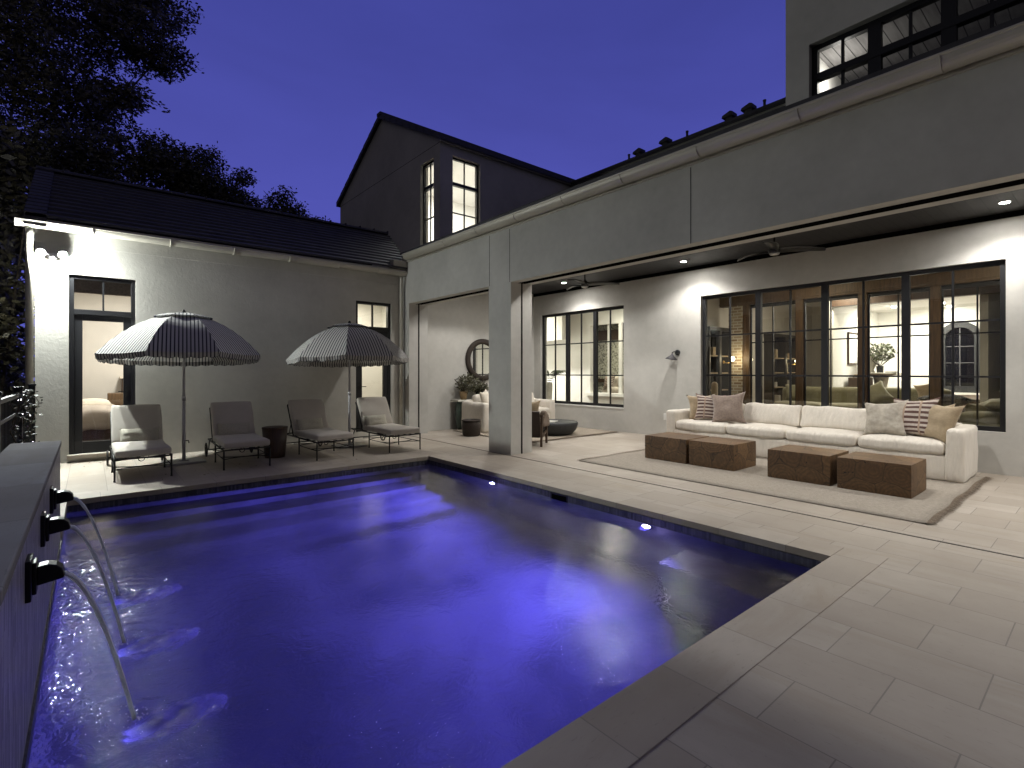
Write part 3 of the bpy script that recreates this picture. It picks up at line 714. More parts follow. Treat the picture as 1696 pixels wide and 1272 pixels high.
# bed
bed = thing('bed', 'unmade bed with rumpled beige blanket behind the glass of the left door', 'bed', (.5, 12.6, .11))
MB().box(-.32, .40, 11.5, 13.4, .15, .40).build('bed_base', M['walnut'], bed, bevel=.02)
q = MB(); q.X = T(.04, 12.45, .52); q.soft(.82, 1.98, .36, .12, .06, 14, wr=.05); q.build('blanket', mat('beige blanket', (.42, .37, .32), .95, var=.15, bmp=.6, bs=5), bed, True)
q = MB(); q.X = T(.05, 13.1, .72); q.soft(.6, .4, .2, .09, .05, 8); q.build('bed_pillow', M['cream'], bed, True)
MB().box(.30, 1.6, 13.62, 13.70, .2, .95).build('headboard', M['wood_trim'], bed, bevel=.02)
ns = thing('nightstand', 'small brown wooden nightstand beyond the bed', 'nightstand', (.95, 14.0, .11))
q = MB().box(.55, 1.35, 13.9, 14.25, .5, 1.25); q.build('cabinet', M['walnut'], ns, bevel=.01); MB().box(.52, 1.38, 13.87, 14.27, 1.25, 1.29).build('tabletop', M['cream'], ns)

# floodlight on the wing corner
fl = thing('floodlight', 'glaring white security floodlight under the eave at the left wall corner', 'floodlight', (-.42, WY, 3.16))
q = MB(); q.X = T(-.42, WY - .012, 3.13) @ Matrix.Rotation(PI / 2, 4, 'X'); q.lathe([(.055, -.012), (.055, .02), (.03, .035)], n=20); q.X = Matrix.Identity(4)
q.build('mount', M['plastic'], fl)
for sx, tx in ((-.10, -.35), (.10, .4)):
    q = MB(); q.path([(-.42 + sx * .2, WY - .03, 3.14), (-.42 + sx, WY - .09, 3.18)], .014, 8)
    ax = Vector((tx * .7, -.8, -.5)).normalized(); c0 = Vector((-.42 + sx, WY - .10, 3.19))
    q.path([c0 - ax * .02, c0 + ax * .04, c0 + ax * .07], [.022, .045, .055], 14); q.build('lamp_head', M['plastic'], fl)
    q = MB(); q.path([c0 + ax * .068, c0 + ax * .078], [.05, .046], 14); q.build('lens', M['flood'], fl)
    lamp('flood_lamp', 'SPOT', tuple(c0 + ax * .10), 340, (.93, 1, .96), fl, spot_size=R(128), spot_blend=.95, shadow_soft_size=.025, aim=(ax.x * .8, ax.y * .7, -.85)); lamp('flood_lamp', 'POINT', tuple(c0 + ax * .10), 150, (.94, 1, .96), fl, shadow_soft_size=.03)

hd = Vector((-.66, 10.46, 3.22)); ax = Vector((-.55, .75, .36)).normalized()
q = MB(); q.path([(-.616, 10.42, 3.18), hd - ax * .02, hd + ax * .04, hd + ax * .07], [.012, .022, .045, .055], 14); q.build('lamp_head', M['plastic'], fl)
q = MB(); q.path([hd + ax * .068, hd + ax * .078], [.05, .046], 14); q.build('lens', M['flood'], fl)
lamp('flood_lamp', 'SPOT', tuple(hd + ax * .10), 45, (1, .97, .9), fl, spot_size=R(85), spot_blend=1., shadow_soft_size=.03, aim=(-.06, .76, .66))

# ------------------------------------------------------------------ main house with loggia
hs = thing('main_house', 'long two storey stucco house with open loggia facing the pool', 'building', (FX, 3, 0))
LE = -5.6
q = MB(); wall(q, 'X', FX, FXI, LE, WY + .2, 0, 3.90, [(7.15, 10.06, 0, HZ), (-4.2, 6.54, 0, HZ)])
q.f = [f for f in q.f]
q.build('facade', M['stucco_smooth'], hs)
# expansion joints
for yy in (3.23, 6.57, 7.13): MB().box(FX - .0025, FX, yy - .004, yy + .004, HZ, 3.80).build('expansion_joint', M['slot'], hs)
q = MB()
for a, b2 in ((7.15, 10.06), (-4.2, 6.54)):
    q.box(5.595, 5.745, a, b2, HZ - .004, HZ)
    q.box(5.66, 5.69, a, a + .004, 0, HZ - .004); q.box(5.66, 5.69, b2 - .004, b2, 0, HZ - .004)
q.build('screen_track', M['slot'], hs)
W1 = (7.35, 10.17, .56, 2.94); W2 = (.985, 5.43, .575, 2.925)
q = MB(); wall(q, 'X', BX, BX + .25, LE, 10.42, 0, CZ, [W1, W2]); q.build('loggia_wall', M['stucco_smooth'], hs)
MB().box(FXI, BX + .25, 10.42, 10.6, 0, CZ + .3).build('loggia_wall', M['stucco_smooth'], hs); MB().box(FXI, BX, LE, LE + .2, 0, CZ).build('loggia_wall', M['stucco_smooth'], hs)
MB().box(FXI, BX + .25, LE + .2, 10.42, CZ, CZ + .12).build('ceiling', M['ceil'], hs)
MB().box(BX - .03, BX, LE + .2, 10.42, CZ - .07, CZ).build('ceiling_trim', M['slot'], hs)
MB().box(BX - .012, BX, W1[0], W1[1], W1[2] - .03, W1[2]).build('window_sill', M['plastic'], hs)
glazing(hs, 'X', BX + .11, W1[0], W1[1], W1[2], W1[3], 3, (.345, .685), label='black steel window of three casements beside the loggia end wall')
glazing(hs, 'X', BX + .11, W2[0], W2[1], W2[2], W2[3], 4, (.345, .68), label='long black steel window of four casements behind the sofa')
# gutter of the facade
q = MB(); half_gutter(q, (5.315, LE, 3.93), (5.315, 9.95, 3.93), .105, 'Y'); q.path([(5.21, LE, 3.93), (5.21, 9.95, 3.93)], .013, 8)
q.poly([(5.315 - .105 * math.cos(PI * k / 12), 9.95, 3.93 - .105 * math.sin(PI * k / 12)) for k in range(13)])
gt = q.build('gutter', M['gutter'], hs)
yy = -1.2
while yy < 9.9:
    q = MB().path([(5.315 - .109 * math.cos(a), yy, 3.93 - .109 * math.sin(a)) for a in [PI * k / 12 for k in range(13)]], .005, 6); yy += 1.06
    q.build('gutter_bracket', M['gutter'], gt)
MB().box(5.40, FX, LE, WY, 3.82, 3.95).build('fascia', M['gutter'], hs)
# lower roof
q = MB(); n_ = 16
for i in range(n_):
    a, b2 = i / n_, (i + 1.2) / n_
    xa, za = 5.28 + 6.6 * a, 3.985 + 3.30 * a + .03; xb, zb = 5.28 + 6.6 * min(b2, 1), 3.985 + 3.30 * min(b2, 1)
    q.prism([(xa, LE, za), (xb, LE, zb), (xb, LE, zb - .03), (xa, LE, za - .05)], (0, (10.2 if i < 3 else 11.3) - LE, 0))
lr = q.build('roof', M['roof'], hs)
# upper storey behind the lower roof
q = MB().box(12.0, 18, LE, 11.3, 3.6, 7.3); q.build('upper_wall', M['stucco'], hs)
MB().box(11.88, 12.0, LE, 11.4, 7.28, 7.40).build('upper_fascia', M['gutter'], hs)
q = MB(); q.prism([(11.82, LE, 7.40), (15.2, LE, 9.2), (15.2, LE, 9.1), (11.82, LE, 7.335)], (0, 16.9, 0)); q.build('upper_roof', M['roof'], hs)
q = MB(); q.prism([(11.80, LE, 7.385), (11.80, LE, 7.455), (11.95, LE, 7.50), (11.95, LE, 7.385)], (0, 16.9, 0)); q.build('roof_edge', M['roof'], hs)
ri = 0
vl = ['hooded roof vent farthest along the dark roof edge, next to a thin pipe', 'second hooded roof vent from the far end of the dark roof edge', 'third hooded roof vent, near the middle of the dark roof edge', 'hooded roof vent nearest the upper corner window']
for yy, l in zip((8.68, 7.82, 6.05, 5.58), vl):
    v_ = thing('roof_vent', l, 'roof vent', (11.9, yy, 7.45), 'hooded vents along the roof edge')
    MB().box(11.84, 12.0, yy - .09, yy + .07, 7.40, 7.56).build('vent_box', M['roof'], v_)
    q = MB().prism([(11.80, yy + .15, 7.545), (11.80, yy + .13, 7.60), (11.80, yy - .06, 7.66), (11.80, yy - .12, 7.63), (11.80, yy - .12, 7.545)], (.24, 0, 0)); q.build('hood', M['roof'], v_)
for yy, l in zip((9.02, 7.18, 5.22), ('thin roof vent pipe farthest along the dark roof edge', 'thin roof vent pipe midway along the dark roof edge', 'thin roof vent pipe nearest the upper corner window')):
    q = MB().path([(11.9, yy, 7.40), (11.9, yy, 7.62)], .03, 10); q.path([(11.9, yy, 7.60), (11.9, yy, 7.63)], .038, 10); tag(q.build('vent_pipe', M['roof']), l, 'vent pipe', 'vent pipes along the roof edge')
# dormer
q = MB(); DH = (-1.4, 2.34, 4.35, 5.24); wall(q, 'X', 6.5, 6.7, -3.2, 2.60, 4.3, 6.6, [DH]); q.box(6.7, 11.9, 2.4, 2.6, 4.3, 6.6); q.box(6.7, 11.9, -3.2, -3.0, 4.3, 6.6)
q.build('dormer_wall', M['stucco'], hs)
q = MB().prism([(6.35, -3.3, 6.6), (6.35, -3.3, 6.7), (11.9, -3.3, 8.2), (11.9, -3.3, 6.6)], (0, 6.0, 0)); q.build('dormer_roof', M['roof'], hs)
wn = glazing(hs, 'X', 6.62, DH[0], DH[1], DH[2], DH[3], 6, (), fw=.06, mw=.12, npane=2, label='band of black upper windows above the gutter showing a boarded ceiling')
MB().box(6.575, 6.665, DH[0] + .06, DH[1] - .06, 4.83, 4.905).build('window_rail', M['black_metal'], wn)
MB().poly([(6.72, -3, 5.28), (9, -3, 5.28), (9, 2.4, 5.28), (6.72, 2.4, 5.28)]).build('dormer_ceiling', M['ceil_grey'], hs)
q = MB().box(6.72, 9, 2.37, 2.395, 4.6, 5.27); q.box(8.98, 9, -3, 2.37, 5.0, 5.27); q.build('dormer_room', M['white_in'], hs)
lamp('dormer_lamp', 'POINT', (7.05, 2.18, 4.98), 6, (1, .97, .92), hs, shadow_soft_size=.08)
lamp('dormer_lamp', 'AREA', (7.9, -.3, 4.75), 12, (1, .97, .92), hs, shape='DISK', size=.4, rot=(PI, 0, 0))

# ------------------------------------------------------------------ gabled tower
tw = thing('gabled_tower', 'tall dark stucco gable end block with two lit corner windows', 'building', (7, 11.3, 0))
TX, TY, TYB, TZ = 7.0, 11.3, 18.1, 7.50; TR_, TP = 14.7, 9.33
GW = (11.62, 12.32, 4.6, 7.06); FW = (7.39, 8.285, 4.4, 7.11)
q = MB(); wall(q, 'X', TX, TX + .25, TY, TYB, 3.6, TZ, [GW]); q.prism([(TX, TY, TZ), (TX, TYB, TZ), (TX, TR_, TP - .06)], (.25, 0, 0)); wall(q, 'Y', TY, TY + .25, TX + .25, 13, 3.6, TZ - .10, [FW]); q.box(TX + .25, 13, TYB - .25, TYB, 3.6, TZ)
q.build('tower_wall', M['stucco'], tw)
MB().box(TX - .03, 12.1, TY - .09, TY, TZ - .14, TZ - .02).build('fascia', M['gutter'], tw)
q = MB()
MB().box(TX - .002, TX, TY, TYB, 7.36, 7.372).build('control_joint', M['slot'], tw)
for y0, z0 in ((TY - .13, TZ - .03), (TYB + .13, TZ - .03)):
    n_ = 9
    for i in range(n_):
        a, b2 = i / n_, min(1, (i + 1.1) / n_)
        ya, za = y0 + (TR_ - y0) * a, z0 + (TP - z0) * a + .075; yb, zb = y0 + (TR_ - y0) * b2, z0 + (TP - z0) * b2 + .05
        q.prism([(TX - .10, ya, za), (TX - .10, yb, zb), (TX - .10, yb, zb - .14), (TX - .10, ya, za - .16)], (6.3, 0, 0))
q.box(TX - .12, 13.2, TR_ - .12, TR_ + .12, TP + .0, TP + .085)
q.build('roof', M['roof'], tw)
glazing(tw, 'X', TX + .12, *GW, 1, (.61,), fw=.05, label='narrow lit window in the gable face of the tower')
MB().box(TX + .07, TX + .17, GW[0] + .05, GW[1] - .05, 6.36, 6.44).build('window_rail', M['black_metal'], tw)
glazing(tw, 'Y', TY + .12, *FW, 1, (.54,), fw=.05, label='lit corner window facing the loggia roof')
MB().box(FW[0] + .05, FW[1] - .05, TY + .07, TY + .17, 6.37, 6.45).build('window_rail', M['black_metal'], tw)
room(tw, 'tower_room', M['white_in'], TX + .26, 11, TY + .26, 15, 4.0, 7.35, 'x0y0')
lamp('tower_lamp', 'AREA', (8.6, 12.9, 7.3), 330, (1, 1, .98), tw, shape='DISK', size=.9)

# ------------------------------------------------------------------ rooms behind the loggia windows
# gallery between window and oak framed inner glazing, living room beyond
q = MB(); q.box(9.76, 18.2, 6.25, 6.40, 0, 3.5); q.build('inner_wall', M['beige_in'], hs)
MB().poly([(9.76, -1.5, 3.45), (18.2, -1.5, 3.45), (18.2, 6.25, 3.45), (9.76, 6.25, 3.45)]).build('inner_ceiling', M['white_in'], hs)
MB().poly([(9.76, -1.5, .02), (18.2, -1.5, .02), (18.2, 6.25, .02), (9.76, 6.25, .02)]).build('room_floor', M['walnut'], hs)
q = MB(); wall(q, 'X', 17.6, 17.8, -1.5, 6.25, 0, 3.45, [(2.33, 3.05, .9, 2.3)]); q.build('inner_wall', M['white_in'], hs)
MB().box(12.0, 18, -1.7, -1.5, 0, 3.45).build('inner_wall', M['white_in'], hs)
MB().box(14.0, 17.6, 4.5, 4.62, 0, 3.45).build('inner_wall', M['white_in'], hs)
MB().box(14.1, 17.6, 1.72, 1.85, 0, 3.45).build('inner_wall', M['stucco_in'], hs)
MB().box(13.9, 14.1, -1.5, 4.5, 2.98, 3.45).build('beam', M['walnut'], hs)
MB().poly([(14.1, 1.85, 3.10), (17.6, 1.85, 3.10), (17.6, 4.5, 3.10), (14.1, 4.5, 3.10)]).build('inner_ceiling', M['white_in'], hs)
MB().box(9.8, 11.8, -.2, -.1, 0, 3.45).build('inner_wall', M['stucco_in'], hs)
MB().box(17.56, 17.6, 1.85, 4.5, .8, .98).build('baseboard', M['white_in'], hs)
og = thing('oak_glazing', 'oak framed glazed partition with black muntins seen through the long window', 'partition', (11.9, 3.3, 0))
q = MB()
for yy in (5.61, 4.45, 3.28, 2.15, 1.03): q.box(11.82, 11.98, yy - .075, yy + .075, .02, 3.0)
q.box(11.80, 12.0, .3, 6.25, 2.96, 3.44); q.box(11.785, 11.80, .3, 6.25, 3.0, 3.03)
q.build('oak_frame', M['wood_trim'], og, bevel=.004)
q = MB()
for a, b2 in ((5.535, 4.525), (4.375, 3.355), (3.205, 2.225), (2.075, 1.105)):
    q.box(11.885, 11.915, b2, a, 2.88, 2.96); q.box(11.885, 11.915, b2, a, 2.06, 2.085); q.box(11.885, 11.915, (a + b2) / 2 - .012, (a + b2) / 2 + .012, .1, 2.9); q.box(11.885, 11.915, b2, a, .1, .16); q.box(11.885, 11.915, b2, b2 + .03, .1, 2.96); q.box(11.885, 11.915, a - .03, a, .1, 2.96)
q.build('muntin', M['black_metal'], og)
q = MB().poly([(11.9, 1.03, .1), (11.9, 5.6, .1), (11.9, 5.6, 2.6), (11.9, 1.03, 2.6)]); q.build('pane', M['glass'], og)
tag(MB().box(11.80, 12.0, 5.69, 6.02, .02, 2.96).build('brick_pier', M['brick'], None), 'pale tumbled brick pier beside the bookcase inside the long window', 'brick pier')
def bookcase(x0, x1, lab, sx):
    bc = thing('bookcase', lab, 'bookcase', ((x0 + x1) / 2, 6.1, .02), 'dark bookcases indoors')
    q = MB(); dk = mat('black stained oak', (.02, .017, .013), .5, var=.3, stretch=(5, 5, .6))
    q.box(x0, x1, 6.2, 6.245, .02, 2.35); q.box(x0, x0 + .04, 5.98, 6.2, .02, 2.35); q.box(x1 - .04, x1, 5.98, 6.2, .02, 2.35); q.box((x0 + x1) / 2 - .05, (x0 + x1) / 2 + .05, 5.96, 6.2, .02, 2.35); q.box(x0 - .02, x1 + .02, 5.96, 6.245, 2.35, 2.43)
    q.build('carcass', dk, bc)
    q = MB()
    for z in (.55, .95, 1.35, 1.75): q.box(x0 + .04, x1 - .04, 6.0, 6.2, z, z + .03)
    q.build('shelf', M['khaki'], bc)
    rd = random.Random(int(x0 * 10)); cols = [M['paper'], M['khaki'], M['stone_vase'], M['terracotta']]
    for z in (.58, .98, 1.38, 1.78):
        x = x0 + .1 + rd.random() * .2
        while x < x1 - .2:
            if rd.random() < .5:
                h = .12 + rd.random() * .14; w_ = .03 + rd.random() * .1
                if abs(x + w_ / 2 - (x0 + x1) / 2) > .12:
                    tag(MB().box(x, x + w_, 6.02, 6.17, z, z + h).build('book', rd.choice(cols), None, bevel=.004), ('pale' if True else '') + ' book or box on a dark indoor bookcase shelf', 'book', 'books on the indoor bookcases')
                x += w_ + .05
            x += .12 + rd.random() * .15
    s = thing('wall_sconce', sx[1], 'sconce', (sx[0], 5.95, 1.65), 'glowing brass sconces on the bookcases')
    q = MB().path([(sx[0] - .12, 5.96, 1.62), (sx[0] - .12, 5.88, 1.60), (sx[0] - .02, 5.82, 1.60), (sx[0], 5.80, 1.64)], .012, 8); q.X = T(sx[0] - .12, 5.955, 1.62) @ Matrix.Rotation(PI / 2, 4, 'X'); q.lathe([(.04, 0), (.03, .02)]); q.X = Matrix.Identity(4)
    q.build('arm', mat('brass', (.5, .33, .1), .3, .9), s)
    q = MB().lathe([(.005, -.05), (.045, -.03), (.055, .01), (.04, .05), (.005, .06)], (sx[0], 5.80, 1.69), 16); q.build('bulb', M['bulb'], s, True)
    lamp('sconce_lamp', 'POINT', (sx[0], 5.70, 1.69), 5, (1, .8, .5), s, shadow_soft_size=.05)
bookcase(10.85, 12.0 - .22, 'dark bookcase with glowing sconce at the left end of the long window', (11.55, 'glowing brass sconce left of the brick pier'))
bookcase(14.2, 15.7, 'dark bookcase farther inside, right of the brick pier', (15.25, 'glowing brass sconce farther inside, right of the brick pier'))
# arched window in the white far wall
aw = thing('arched_window', 'tall black arched window in the white far wall', 'window', (17.6, 2.69, .85))
def arch(y0, y1, z0, zs, n=16):
    c = (y0 + y1) / 2; r = (y1 - y0) / 2
    return [(y0, z0), (y1, z0)] + [(c + r * math.cos(PI * k / n), zs + r * math.sin(PI * k / n)) for k in range(n + 1)]
q = MB(); o_ = arch(2.25, 3.13, .85, 2.27); i_ = arch(2.40, 2.98, 1.02, 2.27)
nn = len(o_)
q.add([(17.50, *p) for p in o_] + [(17.50, *p) for p in i_] + [(17.62, *p) for p in o_] + [(17.62, *p) for p in i_],
      [(k, (k + 1) % nn, nn + (k + 1) % nn, nn + k) for k in range(nn)] + [(nn + k, nn + (k + 1) % nn, 3 * nn + (k + 1) % nn, 3 * nn + k) for k in range(nn)] + [(k, 2 * nn + k, 2 * nn + (k + 1) % nn, (k + 1) % nn) for k in range(nn)])
q.build('arch_frame', M['table_black'], aw)
q = MB().poly([(17.585, *p) for p in i_]); q.build('pane', mat('night glass', (.004, .004, .006), .05, var=.2), aw)
q = MB().box(17.55, 17.575, 2.68, 2.70, 1.02, 2.55); q.box(17.55, 17.575, 2.4, 2.98, 1.25, 1.27); q.box(17.55, 17.575, 2.4, 2.98, 1.62, 1.64); q.box(17.55, 17.575, 2.4, 2.98, 2.05, 2.07); q.build('muntin', mat('grey muntin', (.09, .09, .1), .5), aw)
MB().box(17.42, 17.6, 2.15, 3.22, .76, .85).build('sill', M['white_in'], aw)
# pedestal table, vase, plant, frame, stools
def leaf_cloud(mb, c, rx, rz, n, s, rd, droop=.0, el=2.2):
    for _ in range(n):
        while True:
            p = Vector((rd.uniform(-1, 1), rd.uniform(-1, 1), rd.uniform(-1, 1)))
            if p.length <= 1: break
        p = Vector((c[0] + p.x * rx, c[1] + p.y * rx, c[2] + p.z * rz))
        d = Vector((rd.gauss(0, 1), rd.gauss(0, 1), rd.gauss(0, .6) - droop)).normalized(); a = d.cross(Vector((rd.gauss(0, 1), rd.gauss(0, 1), rd.gauss(0, 1)))).normalized()
        L = s * rd.uniform(.7, 1.4)
        mb.add([p, p + d * L * .5 + a * L / el * .5, p + d * L, p + d * L * .5 - a * L / el * .5], [(0, 1, 2, 3)])
pt = thing('pedestal_table', 'pale round pedestal table in the white room behind the long window', 'table', (15.9, 4.0, .5))
q = MB().lathe([(.12, 0), (.14, .25), (.18, .52)], (15.9, 4.0, .80), 24); q.build('pedestal', M['stone_vase'], pt, True)
q = MB().lathe([(.2, 1.30), (.48, 1.33), (.50, 1.355), (.48, 1.375)], (15.9, 4.0, 0), 32); q.build('tabletop', M['stone_vase'], pt, True)
q = MB().lathe([(.07, 0), (.08, .02), (.05, .07), (.11, .2), (.15, .32), (.12, .4), (.14, .43)], (15.75, 4.17, 1.375), 24); tag(q.build('urn', M['stone_vase'], None, True), 'pale footed stone urn standing on the pedestal table', 'urn')
pp = thing('potted_plant', 'airy olive green plant in a small dark pot on the pedestal table', 'plant', (15.7, 3.97, 1.39))
MB().lathe([(.07, 0), (.08, .17)], (15.7, 3.97, 1.375), 18).build('pot', M['table_black'], pp)
q = MB(); rd = random.Random(3)
for k in range(9): q.path([(15.7, 3.97, 1.52), (15.7 + rd.uniform(-.15, .15), 3.97 + rd.uniform(-.2, .2), 1.7), (15.7 + rd.uniform(-.25, .25), 3.97 + rd.uniform(-.28, .28), 1.88 + rd.uniform(-.1, .22))], .008, 5)
q.build('stem', M['bark'], pp)
q = MB(); leaf_cloud(q, (15.7, 3.92, 1.92), .30, .24, 420, .085, rd, .4); q.build('foliage', M['olive_leaf'], pp)
tag(MB().box(15.55, 15.7, 3.6, 3.82, 1.377, 1.40).build('tray', M['table_black']), 'flat dark tray beside the plant on the pedestal table', 'tray')
pf = thing('picture_frame', 'pale picture in a thin brown frame on the white wall behind the long window', 'picture', (15.3, 4.48, 2.0))
q = MB(); wall(q, 'Y', 4.46, 4.497, 15.0, 15.75, 1.58, 2.42, [(15.04, 15.71, 1.62, 2.38)]); q.build('frame', M['walnut'], pf)
MB().box(15.04, 15.71, 4.475, 4.49, 1.62, 2.38).build('print', M['white_in'], pf)
for xx, yy, l in ((15.0, 4.28, 'low brown box stool left of the pedestal table'), (15.45, 4.25, 'low brown box stool touching the pedestal table')):
    s_ = thing('stool', l, 'stool', (xx, yy, .5), 'box stools by the pedestal table')
    MB().box(xx - .17, xx + .17, yy - .15, yy + .15, .82, 1.25).build('stool_body', M['walnut'], s_, bevel=.01); q = MB().path([(xx, yy - .08, 1.25), (xx, yy - .06, 1.31), (xx, yy + .06, 1.31), (xx, yy + .08, 1.25)], .012, 6); q.build('handle', M['terracotta'], s_)
tag(MB().box(14.6, 17.6, -1.5, 4.5, .02, .8).build('raised_floor', M['walnut']), kind='structure')
# olive sofas in the living room
def loveseat(x0, x1, y0, y1, zt, lab, face):
    s_ = thing('sofa', lab, 'sofa', ((x0 + x1) / 2, (y0 + y1) / 2, .02), 'olive sofas indoors')
    q = MB(); q.X = T((x0 + x1) / 2, (y0 + y1) / 2, .25); q.soft(x1 - x0, y1 - y0, .46, .06, 0, 8); q.build('base', M['olive'], s_, True)
    q = MB(); q.X = T(x1 - .14 if face < 0 else x0 + .14, (y0 + y1) / 2, zt - .28); q.soft(.26, y1 - y0, .58, .1, 0, 10, wr=.02); q.build('backrest', M['olive'], s_, True)
    n = 3
    for k in range(n):
        yy = y0 + (y1 - y0) * (k + .5) / n; q = MB(); q.X = T((x0 + x1) / 2 - .08 * -face, yy, .55); q.soft((x1 - x0) * .75, (y1 - y0) / n * .98, .2, .07, .03, 8); q.build('seat_cushion', M['olive'], s_, True)
    return s_
loveseat(13.1, 14.0, 2.25, 5.6, 1.02, 'long olive sofa with loose cushions beyond the oak glazing', -1)
loveseat(12.2, 13.0, .2, 1.9, .78, 'olive daybed stacked with cushions at the right end of the long window', -1)
def pillow(name, size, h, m, X, lab, cat='pillow', grp=None, seed=0, asp=1., uvs=False, pinch=.2):
    q = MB(); n = 14; vs = []; fs = []; uv = []
    for side in (1, -1):
        for i in range(n + 1):
            for j in range(n + 1):
                u, v = -1 + 2 * i / n, -1 + 2 * j / n
                e_ = max(0., (1 - u ** 4) * (1 - v ** 4)) ** .5 * (.75 + .25 * (1 - u * u) * (1 - v * v))
                px = u * (1 - pinch * (1 - v * v) * abs(u) ** 2); py = v * (1 - pinch * (1 - u * u) * abs(v) ** 2)
                wv = noise.noise(Vector((u * 2.2 + seed, v * 2.2, side))) * .22 + noise.noise(Vector((u * 6 + seed, v * 6, side))) * .08
                vs.append((px * size / 2 * asp, py * size / 2, side * h / 2 * e_ * (1 + wv))); uv.append(((u + 1) / 2, (v + 1) / 2))
    N_ = (n + 1) ** 2
    for i in range(n):
        for j in range(n):
            a = i * (n + 1) + j; fs.append((a, a + n + 1, a + n + 2, a + 1)); fs.append((N_ + a, N_ + a + 1, N_ + a + n + 2, N_ + a + n + 1))
    q.add(vs, fs); q.uv = uv
    o = q.build(name, m, None, True); bmx = bmesh.new(); bmx.from_mesh(o.data); bmesh.ops.remove_doubles(bmx, verts=bmx.verts, dist=.0005); bmx.to_mesh(o.data); bmx.free()
    o.matrix_world = X; tag(o, lab, cat, grp); return o
def stand(x, y, z, yaw, lean, roll=0.):
    """pillow standing on a seat; local XY plane is its face, leaning back by lean, facing yaw"""
    return T(x, y, z) @ rotz(yaw) @ Matrix.Rotation(PI / 2 - lean, 4, 'X') @ Matrix.Rotation(roll, 4, 'Z')
G1 = 'loose cushions on the indoor sofas'
pillow('pillow', .5, .2, M['olive'], stand(13.55, 5.2, .88, R(-90), .4, .1), 'olive cushion at the left end of the indoor sofa', grp=G1, seed=1)
pillow('pillow', .55, .2, M['olive'], stand(13.5, 3.5, .9, R(-80), .5, .5), 'olive cushion slumped in the middle of the indoor sofa', grp=G1, seed=2)
pillow('pillow', .5, .2, M['khaki'], stand(13.5, 2.55, .95, R(-100), .3, .3), 'brown cushion at the right end of the indoor sofa', grp=G1, seed=3)
pillow('pillow', .75, .24, M['olive'], T(12.45, 1.25, .80) @ rotz(.2), 'lower large flat olive cushion of the stack on the daybed', grp=G1, seed=4)
pillow('pillow', .75, .26, M['olive'], T(12.65, .95, 1.0) @ rotz(-.3) @ Matrix.Rotation(.15, 4, 'Y'), 'topmost large olive cushion of the stack on the daybed', grp=G1, seed=5)
pillow('pillow', .6, .22, M['cream'], T(12.35, .75, .80) @ rotz(.6), 'pale cushion at the front of the stack on the daybed', grp=G1, seed=6)
pillow('throw_blanket', .8, .2, M['darkcloth'], T(12.9, 2.2, .85) @ rotz(.3), 'dark crumpled throw between the indoor sofa and the daybed', 'throw', seed=9)
ch = thing('armchair', 'brown curved armchair at the bookcase behind the long window', 'armchair', (10.7, 5.5, .02))
q = MB(); q.X = T(10.7, 5.5, .3); q.soft(.6, .6, .4, .1, .03); q.build('seat', M['khaki'], ch, True); q = MB(); q.X = T(10.55, 5.7, .8) @ rotz(.5); q.soft(.5, .14, .75, .1, .0); q.build('backrest', M['khaki'], ch, True)
# indoor recessed lights in the far room
for xx, yy, l in ((16.1, 3.77, 'recessed ceiling light above the indoor plant'), (16.1, 2.8, 'recessed ceiling light left of the arched window'), (17.1, 2.83, 'smaller recessed ceiling light farther back near the arched window')):
    f = thing('ceiling_light', l, 'ceiling light', (xx, yy, 3.10), 'recessed lights in the white room')
    MB().lathe([(.08, 0), (.06, -.012)], (xx, yy, 3.096), 18).build('trim_ring', M['plastic'], f); MB().lathe([(.055, -.004), (.03, -.016)], (xx, yy, 3.09), 16).build('lens', M['lamp_warm'], f)
lamp('room_lamp', 'AREA', (15.9, 3.2, 3.06), 150, (1, .96, .86), hs, shape='DISK', size=.8)
lamp('room_lamp', 'AREA', (13.4, 4.2, 3.36), 58, (1, .90, .72), hs, shape='DISK', size=.5)
lamp('gallery_lamp', 'AREA', (10.8, 4.0, 3.36), 18, (1, .89, .68), hs, shape='DISK', size=.4)
lamp('gallery_lamp', 'AREA', (10.8, 1.2, 3.36), 15, (1, .89, .68), hs, shape='DISK', size=.4)
# left room
MB().box(9.76, 13.5, 14.9, 15.0, 0, 3.5).build('inner_wall', M['white_in'], hs)
q = MB(); wall(q, 'X', 12.6, 12.75, 6.42, 15, 0, 3.5, [(8.3, 11.05, .72, 2.9)]); q.build('inner_wall', M['white_in'], hs)
MB().box(9.76, 12.6, 6.42, 6.55, 0, 3.5).build('inner_wall', M['white_in'], hs); MB().box(9.76, 9.95, 10.6, 15, 0, 3.5).build('inner_wall', M['white_in'], hs)
MB().box(11.7, 11.85, 11.5, 14.9, 2.42, 3.5).build('beam', M['stucco_in'], hs)
q = MB(); q.box(12.54, 12.6, 11.05, 11.22, .65, 3.05); q.box(12.54, 12.6, 9.78, 9.90, .72, 2.9); q.box(12.54, 12.6, 8.2, 11.05, 2.9, 3.05); q.box(12.45, 12.6, 8.2, 11.25, .62, .72); q.box(12.62, 12.7, 10.35, 10.40, .72, 2.9); q.build('trim', M['white_in'], hs)
MB().poly([(9.76, 6.5, 3.45), (13, 6.5, 3.45), (13, 15, 3.45), (9.76, 15, 3.45)]).build('inner_ceiling', M['stucco_in'], hs)
MB().poly([(9.76, 6.5, .02), (13, 6.5, .02), (13, 15, .02), (9.76, 15, .02)]).build('room_floor', M['walnut'], hs)
MB().box(15.6, 15.7, 6.42, 15, 0, 3.5).build('stone_wall', M['stonewall'], hs)
MB().poly([(12.75, 6.42, 3.2), (15.7, 6.42, 3.2), (15.7, 15, 3.2), (12.75, 15, 3.2)]).build('inner_ceiling', M['walnut'], hs)
